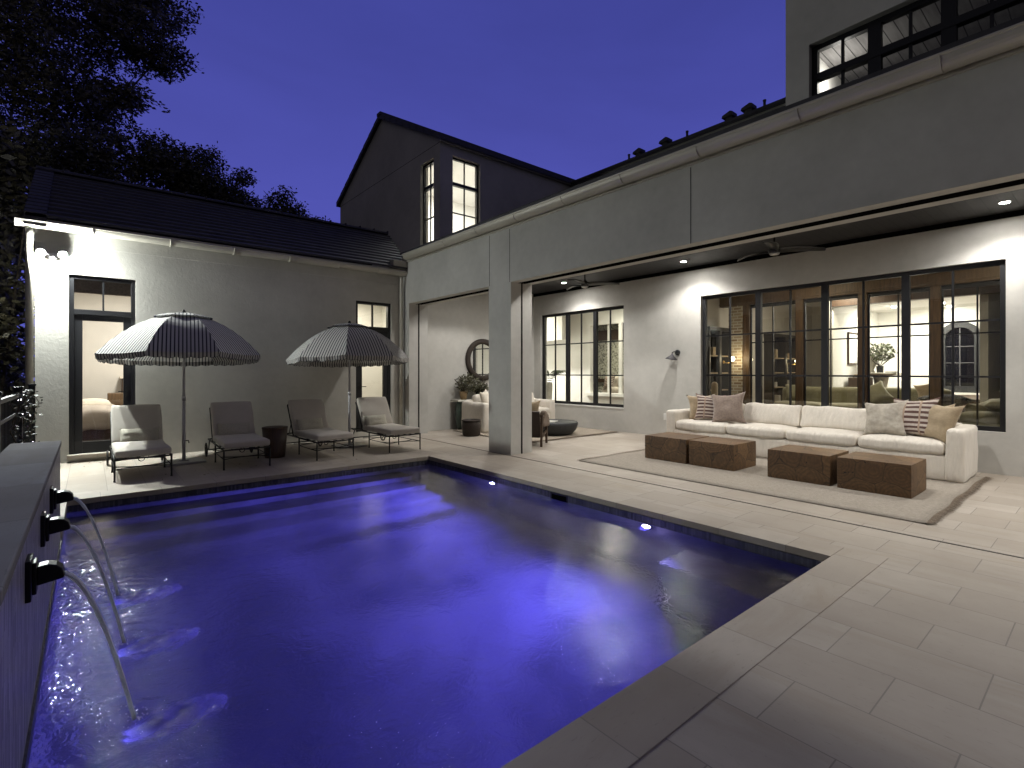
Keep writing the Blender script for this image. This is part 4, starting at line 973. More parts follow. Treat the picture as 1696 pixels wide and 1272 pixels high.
q = MB(); q.box(15.5, 15.6, 11.5, 11.62, .9, 2.9); q.box(15.5, 15.6, 9.0, 13.6, .98, 1.12); q.box(15.4, 15.6, 9.0, 13.6, 2.62, 3.0); q.build('mantel', M['walnut'], hs)
lamp('left_room_lamp', 'AREA', (10.9, 13.2, 3.35), 230, (1, .99, .92), hs, shape='DISK', size=.25)
lamp('left_room_lamp', 'AREA', (11.6, 9.2, 3.35), 50, (1, .96, .80), hs, shape='DISK', size=.5)
lamp('left_room_lamp', 'AREA', (14.2, 11.0, 3.1), 110, (1, .94, .75), hs, shape='DISK', size=.4)
s_ = thing('armchair', 'grey armchair with patterned cushion inside the left loggia window', 'armchair', (13.9, 10.6, .02))
q = MB(); q.X = T(13.9, 10.6, .6); q.soft(.8, 1.7, .5, .12, .04); q.build('seat', M['greyb'], s_, True); q = MB(); q.X = T(14.25, 10.6, .98); q.soft(.25, 1.7, .5, .1, 0); q.build('backrest', M['greyb'], s_, True)
pillow('pillow', .5, .18, M['weave'], stand(13.55, 11.1, 1.06, R(-100), .35, .2), 'patterned cushion on the grey armchair inside the left loggia window', seed=12)
pl = thing('palm_plant', 'feathery potted palm at the left edge of the left loggia window', 'plant', (10.75, 11.25, .02))
MB().lathe([(.14, 0), (.2, .95), (.19, 1.05)], (10.75, 11.25, .02), 18).build('pot', M['stone_vase'], pl)
q = MB(); rd = random.Random(5)
for k in range(13):
    a = rd.uniform(0, 2 * PI); L = rd.uniform(.35, .6); base = Vector((10.75, 11.25, 1.05)); prev = None
    for j in range(12):
        u = j / 11; p = base + Vector((math.cos(a) * L * u, math.sin(a) * L * u, .75 * u - .35 * u * u)); 
        dirv = Vector((math.cos(a), math.sin(a), .4 - u)).normalized(); sd = dirv.cross(Vector((0, 0, 1))).normalized()
        for sg in (1, -1): q.add([p, p + (sd * sg + dirv * .8).normalized() * .10 + Vector((0, 0, .012)), p + (sd * sg + dirv).normalized() * .17 - Vector((0, 0, .03)), p + dirv * .015], [(0, 1, 2, 3)])
q.build('frond', M['palm'], pl)

# ------------------------------------------------------------------ loggia lights and fans
dl = None; drow = [(8.78, 8.57, 'recessed ceiling light near the far fan'), (8.87, 5.43, 'recessed ceiling light above the wall sconce'), (8.88, .93, 'recessed ceiling light at the right end of the long window'), (8.88, -2.6, 'recessed ceiling light off to the right, nearest the loggia end'),
        (6.68, 8.57, 'front row recessed ceiling light near the far end of the loggia'), (6.68, 5.43, 'front row recessed ceiling light by the column'), (6.68, 2.3, 'front row recessed ceiling light above the wood blocks'), (6.68, -.8, 'front row recessed ceiling light near the right edge'), (6.68, -3.4, 'front row recessed ceiling light off to the right')]
for k, (xx, yy, l) in enumerate(drow):
    f = thing('downlight', l, 'ceiling light', (xx, yy, CZ), 'recessed lights in the loggia ceiling')
    MB().lathe([(.065, .004), (.065, -.006), (.048, -.008), (.044, .004)], (xx, yy, CZ), 22, False).build('trim_ring', M['plastic'], f)
    MB().lathe([(.046, -.001), (.02, -.004)], (xx, yy, CZ), 20).build('lens', M['lamp_warm'], f)
    back = xx > 8
    lamp('downlight_lamp', 'SPOT', (xx, yy, CZ - .02), 125 if back else 120, (1, .97, .925), f, spot_size=R(134 if back else 128), spot_blend=.5 if back else .25, shadow_soft_size=.035, rot=(0, 0, 0))
def fan(cx, cy, yaw, lab, brake):
    f = thing('ceiling_fan', lab, 'ceiling fan', (cx, cy, CZ), 'loggia ceiling fans')
    q = MB().lathe([(.06, 0), (.05, -.05), (.014, -.06), (.014, -.24)], (cx, cy, CZ), 18); q.build('downrod', M['fan'], f)
    q = MB().lathe([(.03, -.22), (.06, -.26), (.085, -.31), (.075, -.35)], (cx, cy, CZ), 22); q.build('motor', M['fan'], f, True)
    q = MB().lathe([(.075, -.35), (.06, -.375), (.02, -.385)], (cx, cy, CZ), 22); q.build('hub_cap', M['fan_hub'], f, True)
    for k in range(3):
        q = MB(); q.X = T(cx, cy, CZ - .32) @ rotz(yaw + k * 2 * PI / 3); n = 12; vs = []
        for i in range(n + 1):
            u = i / n; r_ = .05 + .66 * u; wd = .05 + .10 * math.sin(PI * min(1, .18 + u * .82)) ** .8 if u < 1 else .02
            if i == n: wd = .025
            sw_ = .09 * math.sin(u * 2.2); z = .01 + .03 * math.sin(u * 3); 
            for sd, zz in ((-1, z + .03 * (1 - u)), (1, z - .02)):
                for th in (.006, -.006): vs.append((r_, sw_ + sd * wd * .6, zz + th))
        fs = []
        for i in range(n):
            a, b2 = i * 4, i * 4 + 4
            fs += [(a, a + 2, b2 + 2, b2), (a + 1, b2 + 1, b2 + 3, a + 3), (a, b2, b2 + 1, a + 1), (a + 2, a + 3, b2 + 3, b2 + 2)]
        fs += [(0, 1, 3, 2), (n * 4, n * 4 + 2, n * 4 + 3, n * 4 + 1)]
        q.add(vs, fs); q.build('blade', M['fan'], f, True)
fan(8.0, 7.2, R(-52), 'dark three blade ceiling fan at the far end of the loggia, over the seating', 0)
fan(7.97, 3.35, R(-55), 'dark three blade ceiling fan nearest the camera, above the long sofa', 0)
# wall sconce (unlit)
sc = thing('wall_lamp', 'small unlit black wall lamp with tilted cone shade left of the long window', 'wall lamp', (BX, 5.95, 1.78))
q = MB(); q.X = T(BX, 5.95, 1.80) @ Matrix.Rotation(-PI / 2, 4, 'Y'); q.lathe([(.06, 0), (.06, .02), (.045, .035)], n=20); q.build('back_plate', M['black_metal'], sc)
q = MB().path([(BX - .03, 5.95, 1.80), (BX - .10, 5.97, 1.815), (BX - .14, 5.99, 1.80), (BX - .15, 5.99, 1.75)], .011, 8); q.build('arm', M['black_metal'], sc, True)
q = MB(); q.X = T(BX - .155, 6.0, 1.66) @ Matrix.Rotation(.18, 4, 'X'); q.lathe([(.022, .10), (.03, .085), (.13, .0), (.127, -.004), (.026, .08)], n=26, cap=False); q.build('lamp_shade', mat('gunmetal shade', (.10, .095, .10), .4, .6), sc, True)
q = MB().lathe([(.02, .0), (.03, -.05), (.005, -.075)], (BX - .155, 6.0, 1.70), 14); q.build('bulb', M['plastic'], sc, True)
ol = thing('wall_outlet', 'white weatherproof outlet cover low on the wall beside the sofa', 'outlet', (BX, 6.25, .42)); MB().box(BX - .02, BX, 6.2, 6.28, .36, .5).build('cover', M['plastic'], ol, bevel=.005); MB().box(BX - .026, BX - .02, 6.21, 6.27, .375, .385).build('latch', M['plastic'], ol)

# ------------------------------------------------------------------ sun loungers
def lounger():
    o = thing('sun_lounger', 'x', 'sun lounger', (0, 0, 0), 'sun loungers beside the pool'); o['_local'] = 1
    W = .30; fr = M['iron']
    q = MB()
    for s in (-1, 1):
        q.path([(s * W, 0.02, .28), (s * W, 1.58, .28)], .013, 8)
    for yy in (.02, .55, 1.12, 1.58): q.path([(-W, yy, .28), (W, yy, .28)], .011, 8)
    for xx in (-.18, -.06, .06, .18): q.path([(xx, .02, .275), (xx, 1.1, .275)], .006, 6)
    q.build('frame', fr, o, True)
    for s in (-1, 1):
        for yy in (.03, .82):
            q = MB().path([(s * W, yy, .28), (s * W, yy, .02), (s * W, yy, 0)], [.012, .011, .014], 8); q.build('leg', fr, o, True)
    q = MB()
    for yy in (.03, .82):   # curved crossing stretchers
        q.path([(-W + 2 * W * k / 12, yy + .13 * math.sin(PI * k / 12), .15) for k in range(13)], .007, 6)
        q.path([(-W + 2 * W * k / 12, yy - .0 + .27 - .13 * math.sin(PI * k / 12), .15) for k in range(13)], .007, 6)
    for s in (-1, 1): q.path([(s * W, .03, .15), (s * W, .82, .15)], .007, 6)
    q.path([(.035 * math.cos(a), .42 + .0 * a, .215 + .035 * math.sin(a)) for a in [2 * PI * k / 14 for k in range(15)]], .006, 6)
    q.build('stretcher', fr, o, True)
    for s in (-1, 1):
        q = MB(); q.X = T(s * (W + .035), 1.55, .11) @ Matrix.Rotation(PI / 2, 4, 'Y')
        rr = [(.105 * math.cos(2 * PI * k / 24), .105 * math.sin(2 * PI * k / 24), 0) for k in range(25)]; q.path(rr, .012, 8)
        for k in range(6): q.path([(0, 0, 0), (.1 * math.cos(k * PI / 3), .1 * math.sin(k * PI / 3), 0)], .006, 6)
        q.build('wheel', fr, o, True)
    q = MB().path([(-W - .05, 1.55, .11), (W + .05, 1.55, .11)], .01, 8)
    for s in (-1, 1): q.path([(s * W, 1.55, .11), (s * W, 1.45, .28)], .01, 8)
    q.build('axle', fr, o, True)
    q = MB(); a = R(59)
    for s in (-1, 1): q.path([(s * W, 1.10, .29), (s * W, 1.10 + .60 * math.cos(a), .29 + .60 * math.sin(a))], .011, 8)
    q.path([(-W, 1.10 + .60 * math.cos(a), .29 + .60 * math.sin(a)), (W, 1.10 + .60 * math.cos(a), .29 + .60 * math.sin(a))], .011, 8)
    for s in (-1, 1): q.path([(s * W * .8, 1.10 + .4 * math.cos(a), .29 + .4 * math.sin(a)), (s * W * .8, 1.5, .28)], .008, 6)
    q.build('back_frame', fr, o, True)
    q = MB(); q.X = T(0, .56, .345); q.soft(.60, 1.12, .095, .03, .012, 12, wr=.006); c = q.build('seat_cushion', M['cushion'], o, True)
    q = MB(); q.X = T(0, 1.10 + .31 * math.cos(a) - .045, .385 + .31 * math.sin(a) - .03) @ Matrix.Rotation(a, 4, 'X'); q.soft(.60, .62, .095, .03, .012, 12, wr=.006, seed=4); q.build('back_cushion', M['cushion'], o, True)
    return o
L0 = lounger()
lsp = [((.55, 8.10), R(0), 'leftmost sun lounger, beside the spout wall, half caught in bright floodlight'),
       ((1.765, 8.07), R(-2), 'second sun lounger from the left, in shade between the umbrella pole and the wooden drum'),
       ((3.05, 8.05), R(2), 'third sun lounger from the left, between the wooden drum and the second umbrella pole'),
       ((4.27, 8.02), R(1), 'rightmost sun lounger, lit warmly beside the loggia opening')]
plab = ['lumbar pillow on the leftmost, floodlit sun lounger', 'lumbar pillow on the shaded sun lounger left of the wooden drum', 'lumbar pillow on the sun lounger right of the wooden drum', 'lumbar pillow on the rightmost, warmly lit sun lounger']
for i, ((x, y), a, lab) in enumerate(lsp):
    o = L0 if i == 0 else copy_tree(L0)
    o.location = (x, y, 0.004); o.rotation_euler = (0, 0, a); o['label'] = lab
    loc = T(x, y, .004) @ rotz(a) @ T(.02 - .03 * i, 1.02, .465) @ rotz(.05 * (i - 1)) @ Matrix.Rotation(R(62), 4, 'X')
    pillow('lumbar_pillow', .235, .13, M['lumbar'], loc, plab[i], 'pillow', 'lumbar pillows on the sun loungers', seed=20 + i, asp=2.0, pinch=.05)
for o in list(bpy.data.objects):
    if '_local' in o: del o['_local']
q = MB(); 
dt = thing('drum_table', 'dark tapered wooden drum side table between the middle loungers', 'side table', (2.34, 8.86, .0))
q.lathe([(.15, 0.004), (.155, .03), (.192, .47)], (2.34, 8.86, 0), 30); q.build('drum', M['drum'], dt, True); MB().lathe([(.192, .47), (.196, .475), (.196, .495), (.17, .50)], (2.34, 8.86, 0), 30).build('tabletop', M['drum'], dt, False)

# ------------------------------------------------------------------ umbrellas
def umbrella(cx, cy, phase, lab, yawb):
    u = thing('patio_umbrella', lab, 'umbrella', (cx, cy, 0), 'striped umbrellas by the loungers')
    Rr = 1.10; ZT, ZE = 2.26, 1.63; TL = .05
    def zz(f): return ZT - (ZT - ZE) * f ** 2.1
    q = MB(); q.uv = []; nv, nu = 16, 12
    def panels(q, r0, r1, lift, nv, hem):
        for p in range(8):
            a0, a1 = phase + p * PI / 4, phase + (p + 1) * PI / 4; o = len(q.v); vs = []
            for i in range(nv + 1):
                f = r0 + (r1 - r0) * i / nv; r_ = f * Rr; z = zz(f) + lift
                A = Vector((math.cos(a0) * r_, math.sin(a0) * r_, z)); B_ = Vector((math.cos(a1) * r_, math.sin(a1) * r_, z)); wd = (B_ - A).length
                for j in range(nu + 1):
                    s_ = j / nu; pt_ = A.lerp(B_, s_); out = Vector((pt_.x, pt_.y, 0)).normalized() if r_ > 1e-4 else Vector((0, 0, 0))
                    pt_ += Vector((0, 0, -.018 * f * 4 * s_ * (1 - s_)))   # slight sag between ribs
                    vs.append((cx + pt_.x, cy + pt_.y, pt_.z - TL * pt_.y)); q.uv.append(((s_ - .5) * wd + p * .3, 1. if (hem and i == nv) else 0.))
            fs = []
            for i in range(nv):
                for j in range(nu): k = i * (nu + 1) + j; fs.append((k, k + 1, k + nu + 2, k + nu + 1))
            q.add(vs, fs)
    panels(q, .02, 1., 0, nv, False); can = q.build('canopy', M['stripes'], u, True)
    q = MB(); q.uv = []; panels(q, .02, .37, .035, 6, True); q.build('vent_cap', M['stripes'], can, True)
    # valance
    q = MB(); q.uv = []
    for p in range(8):
        a0, a1 = phase + p * PI / 4, phase + (p + 1) * PI / 4; A = Vector((math.cos(a0) * Rr, math.sin(a0) * Rr, ZE)); B_ = Vector((math.cos(a1) * Rr, math.sin(a1) * Rr, ZE)); wd = (B_ - A).length
        n = 40; vs = []; fs = []; nrm = Vector(((A + B_).x, (A + B_).y, 0)).normalized()
        for j in range(n + 1):
            s_ = j / n; b0 = A.lerp(B_, s_) + Vector((0, 0, -.018 * 4 * s_ * (1 - s_))); L = .060 + .020 * abs(math.sin(s_ * PI * 5)); wob = .012 * math.sin(s_ * 23 + p * 2)
            for i, fz in enumerate((0, .5, .88, 1.)):
                pt_ = b0 + Vector((0, 0, -L * fz)) + nrm * (wob * fz - .02 * fz); vs.append((cx + pt_.x, cy + pt_.y, pt_.z - TL * pt_.y)); q.uv.append(((s_ - .5) * wd + p * .3, 1. if i >= 3 else 0.))
        for j in range(n):
            for i in range(3): k = j * 4 + i; fs.append((k, k + 4, k + 5, k + 1))
        q.add(vs, fs)
    q.build('valance', M['stripes'], u, True)
    for p in range(8):
        a0 = phase + p * PI / 4; q = MB().path([(cx + math.cos(a0) * f * Rr, cy + math.sin(a0) * f * Rr, zz(f) - .014 - TL * math.sin(a0) * f * Rr) for f in (.03, .2, .4, .6, .8, 1.)], .006, 6); rb = q.build('rib', M['white_pole'], u, True)
        q = MB().path([(cx + math.cos(a0) * .03, cy + math.sin(a0) * .03, 1.72), (cx + math.cos(a0) * .55 * Rr, cy + math.sin(a0) * .55 * Rr, zz(.55) - .02 - TL * math.sin(a0) * .55 * Rr)], .005, 6); q.build('strut', M['white_pole'], rb)
    q = MB().path([(cx, cy, .04), (cx, cy, 1.0)], .024, 14); q.path([(cx, cy, 1.0), (cx, cy, ZT)], .019, 12); q.path([(cx, cy, .96), (cx, cy, 1.02)], .028, 14); q.build('pole', M['white_pole'], u, True)
    q = MB().path([(cx, cy, .34), (cx + .06, cy - .02, .34), (cx + .065, cy - .02, .30)], .009, 6); q.build('crank', M['iron'], u)
    q = MB().lathe([(.012, 0), (.03, .015), (.022, .045), (.008, .06)], (cx, cy, ZT + .03), 14); q.build('finial', M['iron'], u, True)
    q = MB(); q.X = T(cx, cy, 0) @ rotz(yawb); q.box(-.26, .26, -.22, .22, .005, .035); q.box(-.06, .06, -.06, .06, .035, .05); q.build('base', M['lens_off'], u, bevel=.006)
umbrella(1.12, 9.2, R(-97) + PI / 8, 'navy and white striped umbrella at left, in front of the first glass door', .05)
umbrella(3.74, 9.22, R(-115), 'navy and white striped umbrella at right, in front of the second door', .0)

# ------------------------------------------------------------------ long white sofa and pillows
so = thing('sofa', 'long white slipcovered sofa under the long window', 'sofa', (8.75, 3.3, .012))
SX0, SX1, SY0, SY1 = 8.28, 9.25, 1.22, 5.45
q = MB(); q.X = T((SX0 + .03 + SX1) / 2, (SY0 + SY1) / 2, .175); q.soft(SX1 - SX0 - .03, SY1 - SY0 - .1, .33, .03, 0, 12); q.build('base', M['slip'], so, True)
for yy in (SY0 + .1, SY1 - .1):
    q = MB(); q.X = T((SX0 + SX1) / 2, yy, .345); q.soft(SX1 - SX0, .19, .67, .05, 0, 14, wr=.008, seed=yy); q.build('arm', M['slip'], so, True)
q = MB(); q.X = T(SX1 - .10, (SY0 + SY1) / 2, .36); q.soft(.2, SY1 - SY0 - .3, .70, .06, 0, 10); q.build('back', M['slip'], so, True)
sc_ = (SY1 - SY0 - .4) / 4
for k in range(4):
    yy = SY0 + .2 + sc_ * (k + .5)
    q = MB(); q.X = T(8.72, yy, .415); q.soft(.88, sc_ - .008, .165, .06, .025, 14, wr=.012, seed=k * 3.); q.build('seat_cushion', M['slip'], so, True)
    q = MB(); q.X = T(8.99, yy, .655) @ Matrix.Rotation(R(-72), 4, 'Y'); q.soft(.37, sc_ - .006, .2, .06, .025, 14, wr=.016, seed=9 + k * 3.); q.build('back_cushion', M['slip'], so, True)
G2 = 'throw pillows on the long sofa'
pillow('throw_pillow', .52, .17, M['khaki'], stand(8.82, 5.02, .73, R(-58), .35, .06), 'khaki pillow at the left end of the long sofa', grp=G2, seed=31)
pillow('throw_pillow', .53, .17, M['weave'], stand(8.70, 4.80, .74, R(-66), .32, -.05), 'brown and cream striped pillow at the left end of the long sofa', grp=G2, seed=32)
pillow('throw_pillow', .60, .20, M['mauve'], stand(8.64, 4.42, .75, R(-75), .38, .10), 'large mauve brown pillow, rightmost of the left three on the long sofa', grp=G2, seed=33)
pillow('throw_pillow', .56, .20, M['greyb'], stand(8.68, 2.14, .73, R(-98), .42, .12), 'washed taupe pillow, left of the striped one at the right end of the long sofa', grp=G2, seed=34)
pillow('throw_pillow', .58, .18, M['weave'], stand(8.72, 1.82, .77, R(-104), .30, .05), 'brown and cream striped pillow at the right end of the long sofa', grp=G2, seed=35)
pillow('throw_pillow', .56, .19, M['khaki'], stand(8.64, 1.55, .73, R(-125), .35, -.08), 'khaki pillow against the right arm of the long sofa', grp=G2, seed=36)
pillow('throw_pillow', .46, .14, M['khaki'], stand(8.92, 1.62, .73, R(-110), .25, .1), 'tan pillow tucked behind the khaki one at the right arm of the long sofa', grp=G2, seed=37)
# wood blocks
bl = ['end grain wood block table, leftmost of the four before the sofa', 'end grain wood block table, second from the left', 'end grain wood block table, third from the left', 'end grain wood block table, rightmost of the four before the sofa']
blk = None
for i, (a, b2) in enumerate(((4.16, 4.90), (3.43, 4.12), (2.24, 2.98), (1.45, 2.17))):
    yy = (a + b2) / 2; o = thing('block_table', bl[i], 'block table', (7.21, yy, .012), 'end grain wood blocks before the sofa')
    q = MB(); wd = b2 - a; q.soft(.68, wd, .37, .012, 0, 4); q.v = [(x + 7.21, y + yy, z + .197) for x, y, z in q.v]
    ob = q.build('block', M['endgrain'], o, False, loc=(7.21, yy, .197)); 
# rugs
def rug(name, x0, x1, y0, y1, lab, m, z=.006, fr=True):
    o = thing(name, lab, 'rug', ((x0 + x1) / 2, (y0 + y1) / 2, z))
    nx, ny = 24, 32; vs = []; fs = []
    for i in range(nx + 1):
        for j in range(ny + 1):
            x = x0 + (x1 - x0) * i / nx; y = y0 + (y1 - y0) * j / ny; ed = max(0, 1 - min(j, ny - j) / 2.) ; zz = z + .006 + ed * .022 * max(0, noise.noise(Vector((x * 2.3, y * .7, 1)))) ; yo = ed * .03 * noise.noise(Vector((x * 1.7, y, 5)))
            vs.append((x, y + yo, zz))
    for i in range(nx):
        for j in range(ny): k = i * (ny + 1) + j; fs.append((k, k + ny + 1, k + ny + 2, k + 1))
    q = MB(); q.add(vs, fs)
    ob = q.build('weave', m, o, True); sm = ob.modifiers.new('thick', 'SOLIDIFY'); sm.thickness = .010; sm.offset = -1
    q = MB(); rd = random.Random(8)
    for ye, s in ((y0, -1), (y1, 1)):
        x = x0
        while x < x1:
            yo = .03 * noise.noise(Vector((x * 1.7, ye, 5))); zb = z + .006 + .022 * max(0, noise.noise(Vector((x * 2.3, ye * .7, 1))))
            L = rd.uniform(.05, .085); dx = rd.uniform(-.02, .02)
            q.add([(x, ye + yo, zb), (x + .012, ye + yo, zb), (x + .010 + dx, ye + yo + s * L, z + .003), (x + .002 + dx, ye + yo + s * L, z + .003)], [(0, 1, 2, 3)])
            q.add([(x, ye + yo, zb + .01), (x + .012, ye + yo, zb + .01), (x + .010 - dx, ye + yo + s * L * .8, z + .012), (x + .002 - dx, ye + yo + s * L * .8, z + .012)], [(0, 1, 2, 3)])
            x += .013
    q.build('fringe', M['fringe'], o)
rug('area_rug', 5.88, 9.05, 1.14, 5.40, 'large flat beige jute rug with fringed ends under the long sofa', M['rug'])
rug('area_rug', 6.55, 9.35, 7.42, 10.0, 'fringed beige rug under the round black table at the far end', M['rug_grey'])

# ------------------------------------------------------------------ far seating group
s2 = thing('sofa', 'white slipcovered sofa against the loggia end wall, half behind the column', 'sofa', (7.9, 9.6, .012))
q = MB(); q.X = T(7.92, 9.58, .2); q.soft(2.2, .86, .34, .04, 0, 10); q.build('base', M['slip'], s2, True)
for xx in (6.88, 8.96):
    q = MB(); q.X = T(xx, 9.57, .355); q.soft(.2, .9, .68, .06, 0, 12, wr=.015, seed=xx); q.build('arm', M['slip'], s2, True)
q = MB(); q.X = T(7.92, 9.92, .38); q.soft(2.2, .2, .7, .06, 0, 10); q.build('back', M['slip'], s2, True)
for k in range(2):
    q = MB(); q.X = T(7.46 + .93 * k, 9.5, .42); q.soft(.92, .78, .17, .06, .03, 12, wr=.01); q.build('seat_cushion', M['slip'], s2, True)
    q = MB(); q.X = T(7.46 + .93 * k, 9.76, .66) @ Matrix.Rotation(R(70), 4, 'X'); q.soft(.92, .42, .2, .08, .03, 12, wr=.012); q.build('back_cushion', M['slip'], s2, True)
G3 = 'pillows on the far white sofa'
pillow('throw_pillow', .5, .17, M['cream'], stand(7.15, 9.5, .73, R(35), .35, .1), 'cream pillow against the left arm of the far white sofa', grp=G3, seed=41)
pillow('throw_pillow', .46, .15, M['pinkb'], stand(7.45, 9.48, .70, R(15), .35, -.1), 'rose brown pillow beside the column on the far white sofa', grp=G3, seed=42)
cs = thing('console_table', 'green glazed pedestal console behind the far white sofa', 'console', (6.95, 10.2, 0))
MB().lathe([(.13, 0.004), (.16, .1), (.19, .35), (.17, .6), (.14, .68)], (6.95, 10.18, 0), 26).build('pedestal', M['green_glaze'], cs, True)
MB().lathe([(.14, 0.004), (.19, .35), (.14, .68)], (8.3, 10.2, 0), 20).build('pedestal', M['green_glaze'], cs, True)
MB().box(6.72, 8.9, 10.04, 10.38, .68, .72).build('tabletop', M['stone_vase'], cs, bevel=.005)
rd = random.Random(11)
for xx, l, hh in ((6.98, 'bushy potted olive plant in a tan clay pot under the round mirror', 1), (7.45, 'low dark leafed plant in a bowl under the round mirror', 0)):
    p_ = thing('potted_plant', l, 'plant', (xx, 10.2, .72), 'plants on the console')
    MB().lathe([(.07, 0), (.095, .16), (.1, .2), (.09, .2)], (xx, 10.2, .72), 20).build('pot', M['terracotta'] if hh else M['table_black'], p_, True)
    q = MB()
    for k in range(12):
        a = rd.uniform(0, 2 * PI); q.path([(xx, 10.2, .9), (xx + .1 * math.cos(a), 10.2 + .06 * math.sin(a), 1.05), (xx + .25 * math.cos(a), 10.2 + .12 * math.sin(a), 1.1 + rd.uniform(0, .2))], .006, 5)
    q.build('stem', M['bark'], p_)
    q = MB(); leaf_cloud(q, (xx + (.12 if hh else 0), 10.18, 1.12 if hh else 1.0), .3 if hh else .22, .24 if hh else .13, 700, .065, rd); q.v = [(x, min(y, 10.40), z) for x, y, z in q.v]; q.build('foliage', M['leaf2'], p_)
mr = thing('round_mirror', 'large round mirror in a dark wood frame on the loggia end wall', 'mirror', (7.71, 10.42, 1.70))
q = MB(); q.X = T(7.71, 10.42, 1.70) @ Matrix.Rotation(PI / 2, 4, 'X'); q.lathe([(.40, .0), (.40, .05), (.42, .075), (.50, .075), (.53, .05), (.53, 0)], n=48, cap=False); q.build('frame', M['rattan'], mr, True)
q = MB(); q.X = T(7.71, 10.42, 1.70) @ Matrix.Rotation(PI / 2, 4, 'X'); q.lathe([(.405, .012), (.405, .02)], n=48); q.build('mirror_glass', M['mirror'], mr)
bk = thing('basket', 'dark woven round basket on the floor beside the far white sofa', 'basket', (6.40, 9.05, .004))
MB().lathe([(.17, 0.004), (.19, .04), (.205, .2), (.20, .34), (.185, .34), (.19, .2), (.175, .05), (.01, .04)], (6.40, 9.05, 0), 30, False).build('basket_body', M['rattan'], bk, True)
q = MB().path([(6.40 + .2 * math.cos(a), 9.05 + .2 * math.sin(a), .34) for a in [2 * PI * k / 30 for k in range(31)]], .014, 8); q.build('rim', M['rattan'], bk, True)
rt = thing('coffee_table', 'low round charcoal drum coffee table in the far seating group', 'coffee table', (7.9, 8.05, .02))
MB().lathe([(.36, .018), (.44, .05), (.51, .13), (.55, .24), (.55, .285), (.535, .30), (.02, .302)], (7.9, 8.05, 0), 44).build('drum', M['table_black'], rt, True)
mg = thing('magazine', 'open white magazine on the round charcoal coffee table', 'magazine', (7.85, 7.95, .303)); q = MB(); q.X = T(7.75, 7.95, .304) @ rotz(.5); q.box(-.16, 0, -.11, .11, 0, .012); q.box(.002, .16, -.11, .11, 0, .016); q.build('pages', M['paper'], mg)
# wooden armchair
A0 = math.atan2(.39, .53)
wc = thing('lounge_chair', 'dark wood and rattan lounge chair turned to the round table, behind the column', 'chair', (6.55, 7.35, .0))
XF = T(6.50, 7.30, .004) @ rotz(A0)
for s in (-1, 1):
    q = MB(); q.X = XF; yy = s * .31
    q.prism([(-.32, yy - .02, 0), (-.27, yy - .02, 0), (-.22, yy - .02, .55), (-.27, yy - .02, .55)], (0, .04, 0)); q.build('leg', M['walnut'], wc)
    q = MB(); q.X = XF; q.prism([(.24, yy - .02, 0), (.29, yy - .02, 0), (.28, yy - .02, .52), (.23, yy - .02, .52)], (0, .04, 0)); q.build('leg', M['walnut'], wc)
    q = MB(); q.X = XF; q.prism([(-.30, yy - .03, .55), (.33, yy - .03, .515), (.34, yy - .03, .545), (-.30, yy - .03, .59)], (0, .06, 0)); q.prism([(-.26, yy - .012, .15), (.26, yy - .012, .22), (.26, yy - .012, .26), (-.26, yy - .012, .20)], (0, .024, 0)); q.build('arm', M['walnut'], wc)
q = MB(); q.X = XF; q.box(-.24, .27, -.29, .29, .27, .33); q.build('seat', M['rattan'], wc)
q = MB(); q.X = XF @ T(-.27, 0, .31) @ Matrix.Rotation(-.28, 4, 'Y'); q.box(-.02, .02, -.29, .29, -.15, .36); q.build('backrest', M['rattan'], wc)
pillow('throw_pillow', .5, .18, M['khaki'], XF @ T(-.06, -.02, .62) @ rotz(PI / 2) @ Matrix.Rotation(PI / 2 - .3, 4, 'X'), 'beige linen pillow on the dark wood lounge chair', seed=51)
q = MB(); q.X = XF @ T(.0, -.31, .50); q.soft(.34, .12, .30, .05, 0, 10, wr=.05); tag(q.build('throw_blanket', M['throw'], None, True), 'brown throw draped over the lounge chair arm', 'throw')

# ------------------------------------------------------------------ fence, hedge, trees
fe = thing('garden_fence', 'black metal picket fence with capped posts left of the spout wall', 'fence', (-.62, 7, -.1))
q = MB(); q.box(-.64, -.60, 2.0, 9.95, 1.11, 1.15); q.box(-.635, -.605, 2.0, 9.95, .92, .95); q.box(-.635, -.605, 2.0, 9.95, .05, .09); q.build('rail', M['black_metal'], fe)
for yy in (2.2, 4.2, 6.2, 8.1, 9.92):
    q = MB().box(-.655, -.585, yy - .035, yy + .035, -.1, 1.20); q.box(-.665, -.575, yy - .045, yy + .045, 1.20, 1.225); q.build('post', M['black_metal'], fe, bevel=.004)
q = MB(); yy = 2.3
while yy < 9.85: q.box(-.628, -.612, yy - .008, yy + .008, .0, 1.11); yy += .105
o = q.build('picket', M['black_metal'], fe)
iv = thing('ivy', 'glossy dark ivy climbing the black fence', 'climbing plant', (-.6, 8.6, 0))
rd = random.Random(21); q = MB(); st = MB()
for k in range(9):
    yy = rd.uniform(7.0, 9.85); pts = [(-.60 + rd.uniform(-.04, .04), yy, -.05)]; 
    for j in range(7): pts.append((-.58 + rd.uniform(-.06, .06), pts[-1][1] + rd.uniform(-.12, .12), min(1.12, pts[-1][2] + .17)))
    st.path(pts, .005, 5)
    for p in pts[1:]:
        for _ in range(4): leaf_cloud(q, p, .07, .08, 2, .042, rd, .2, 1.5)
q.build('foliage', M['ivy'], iv); st.build('stem', M['bark'], iv)
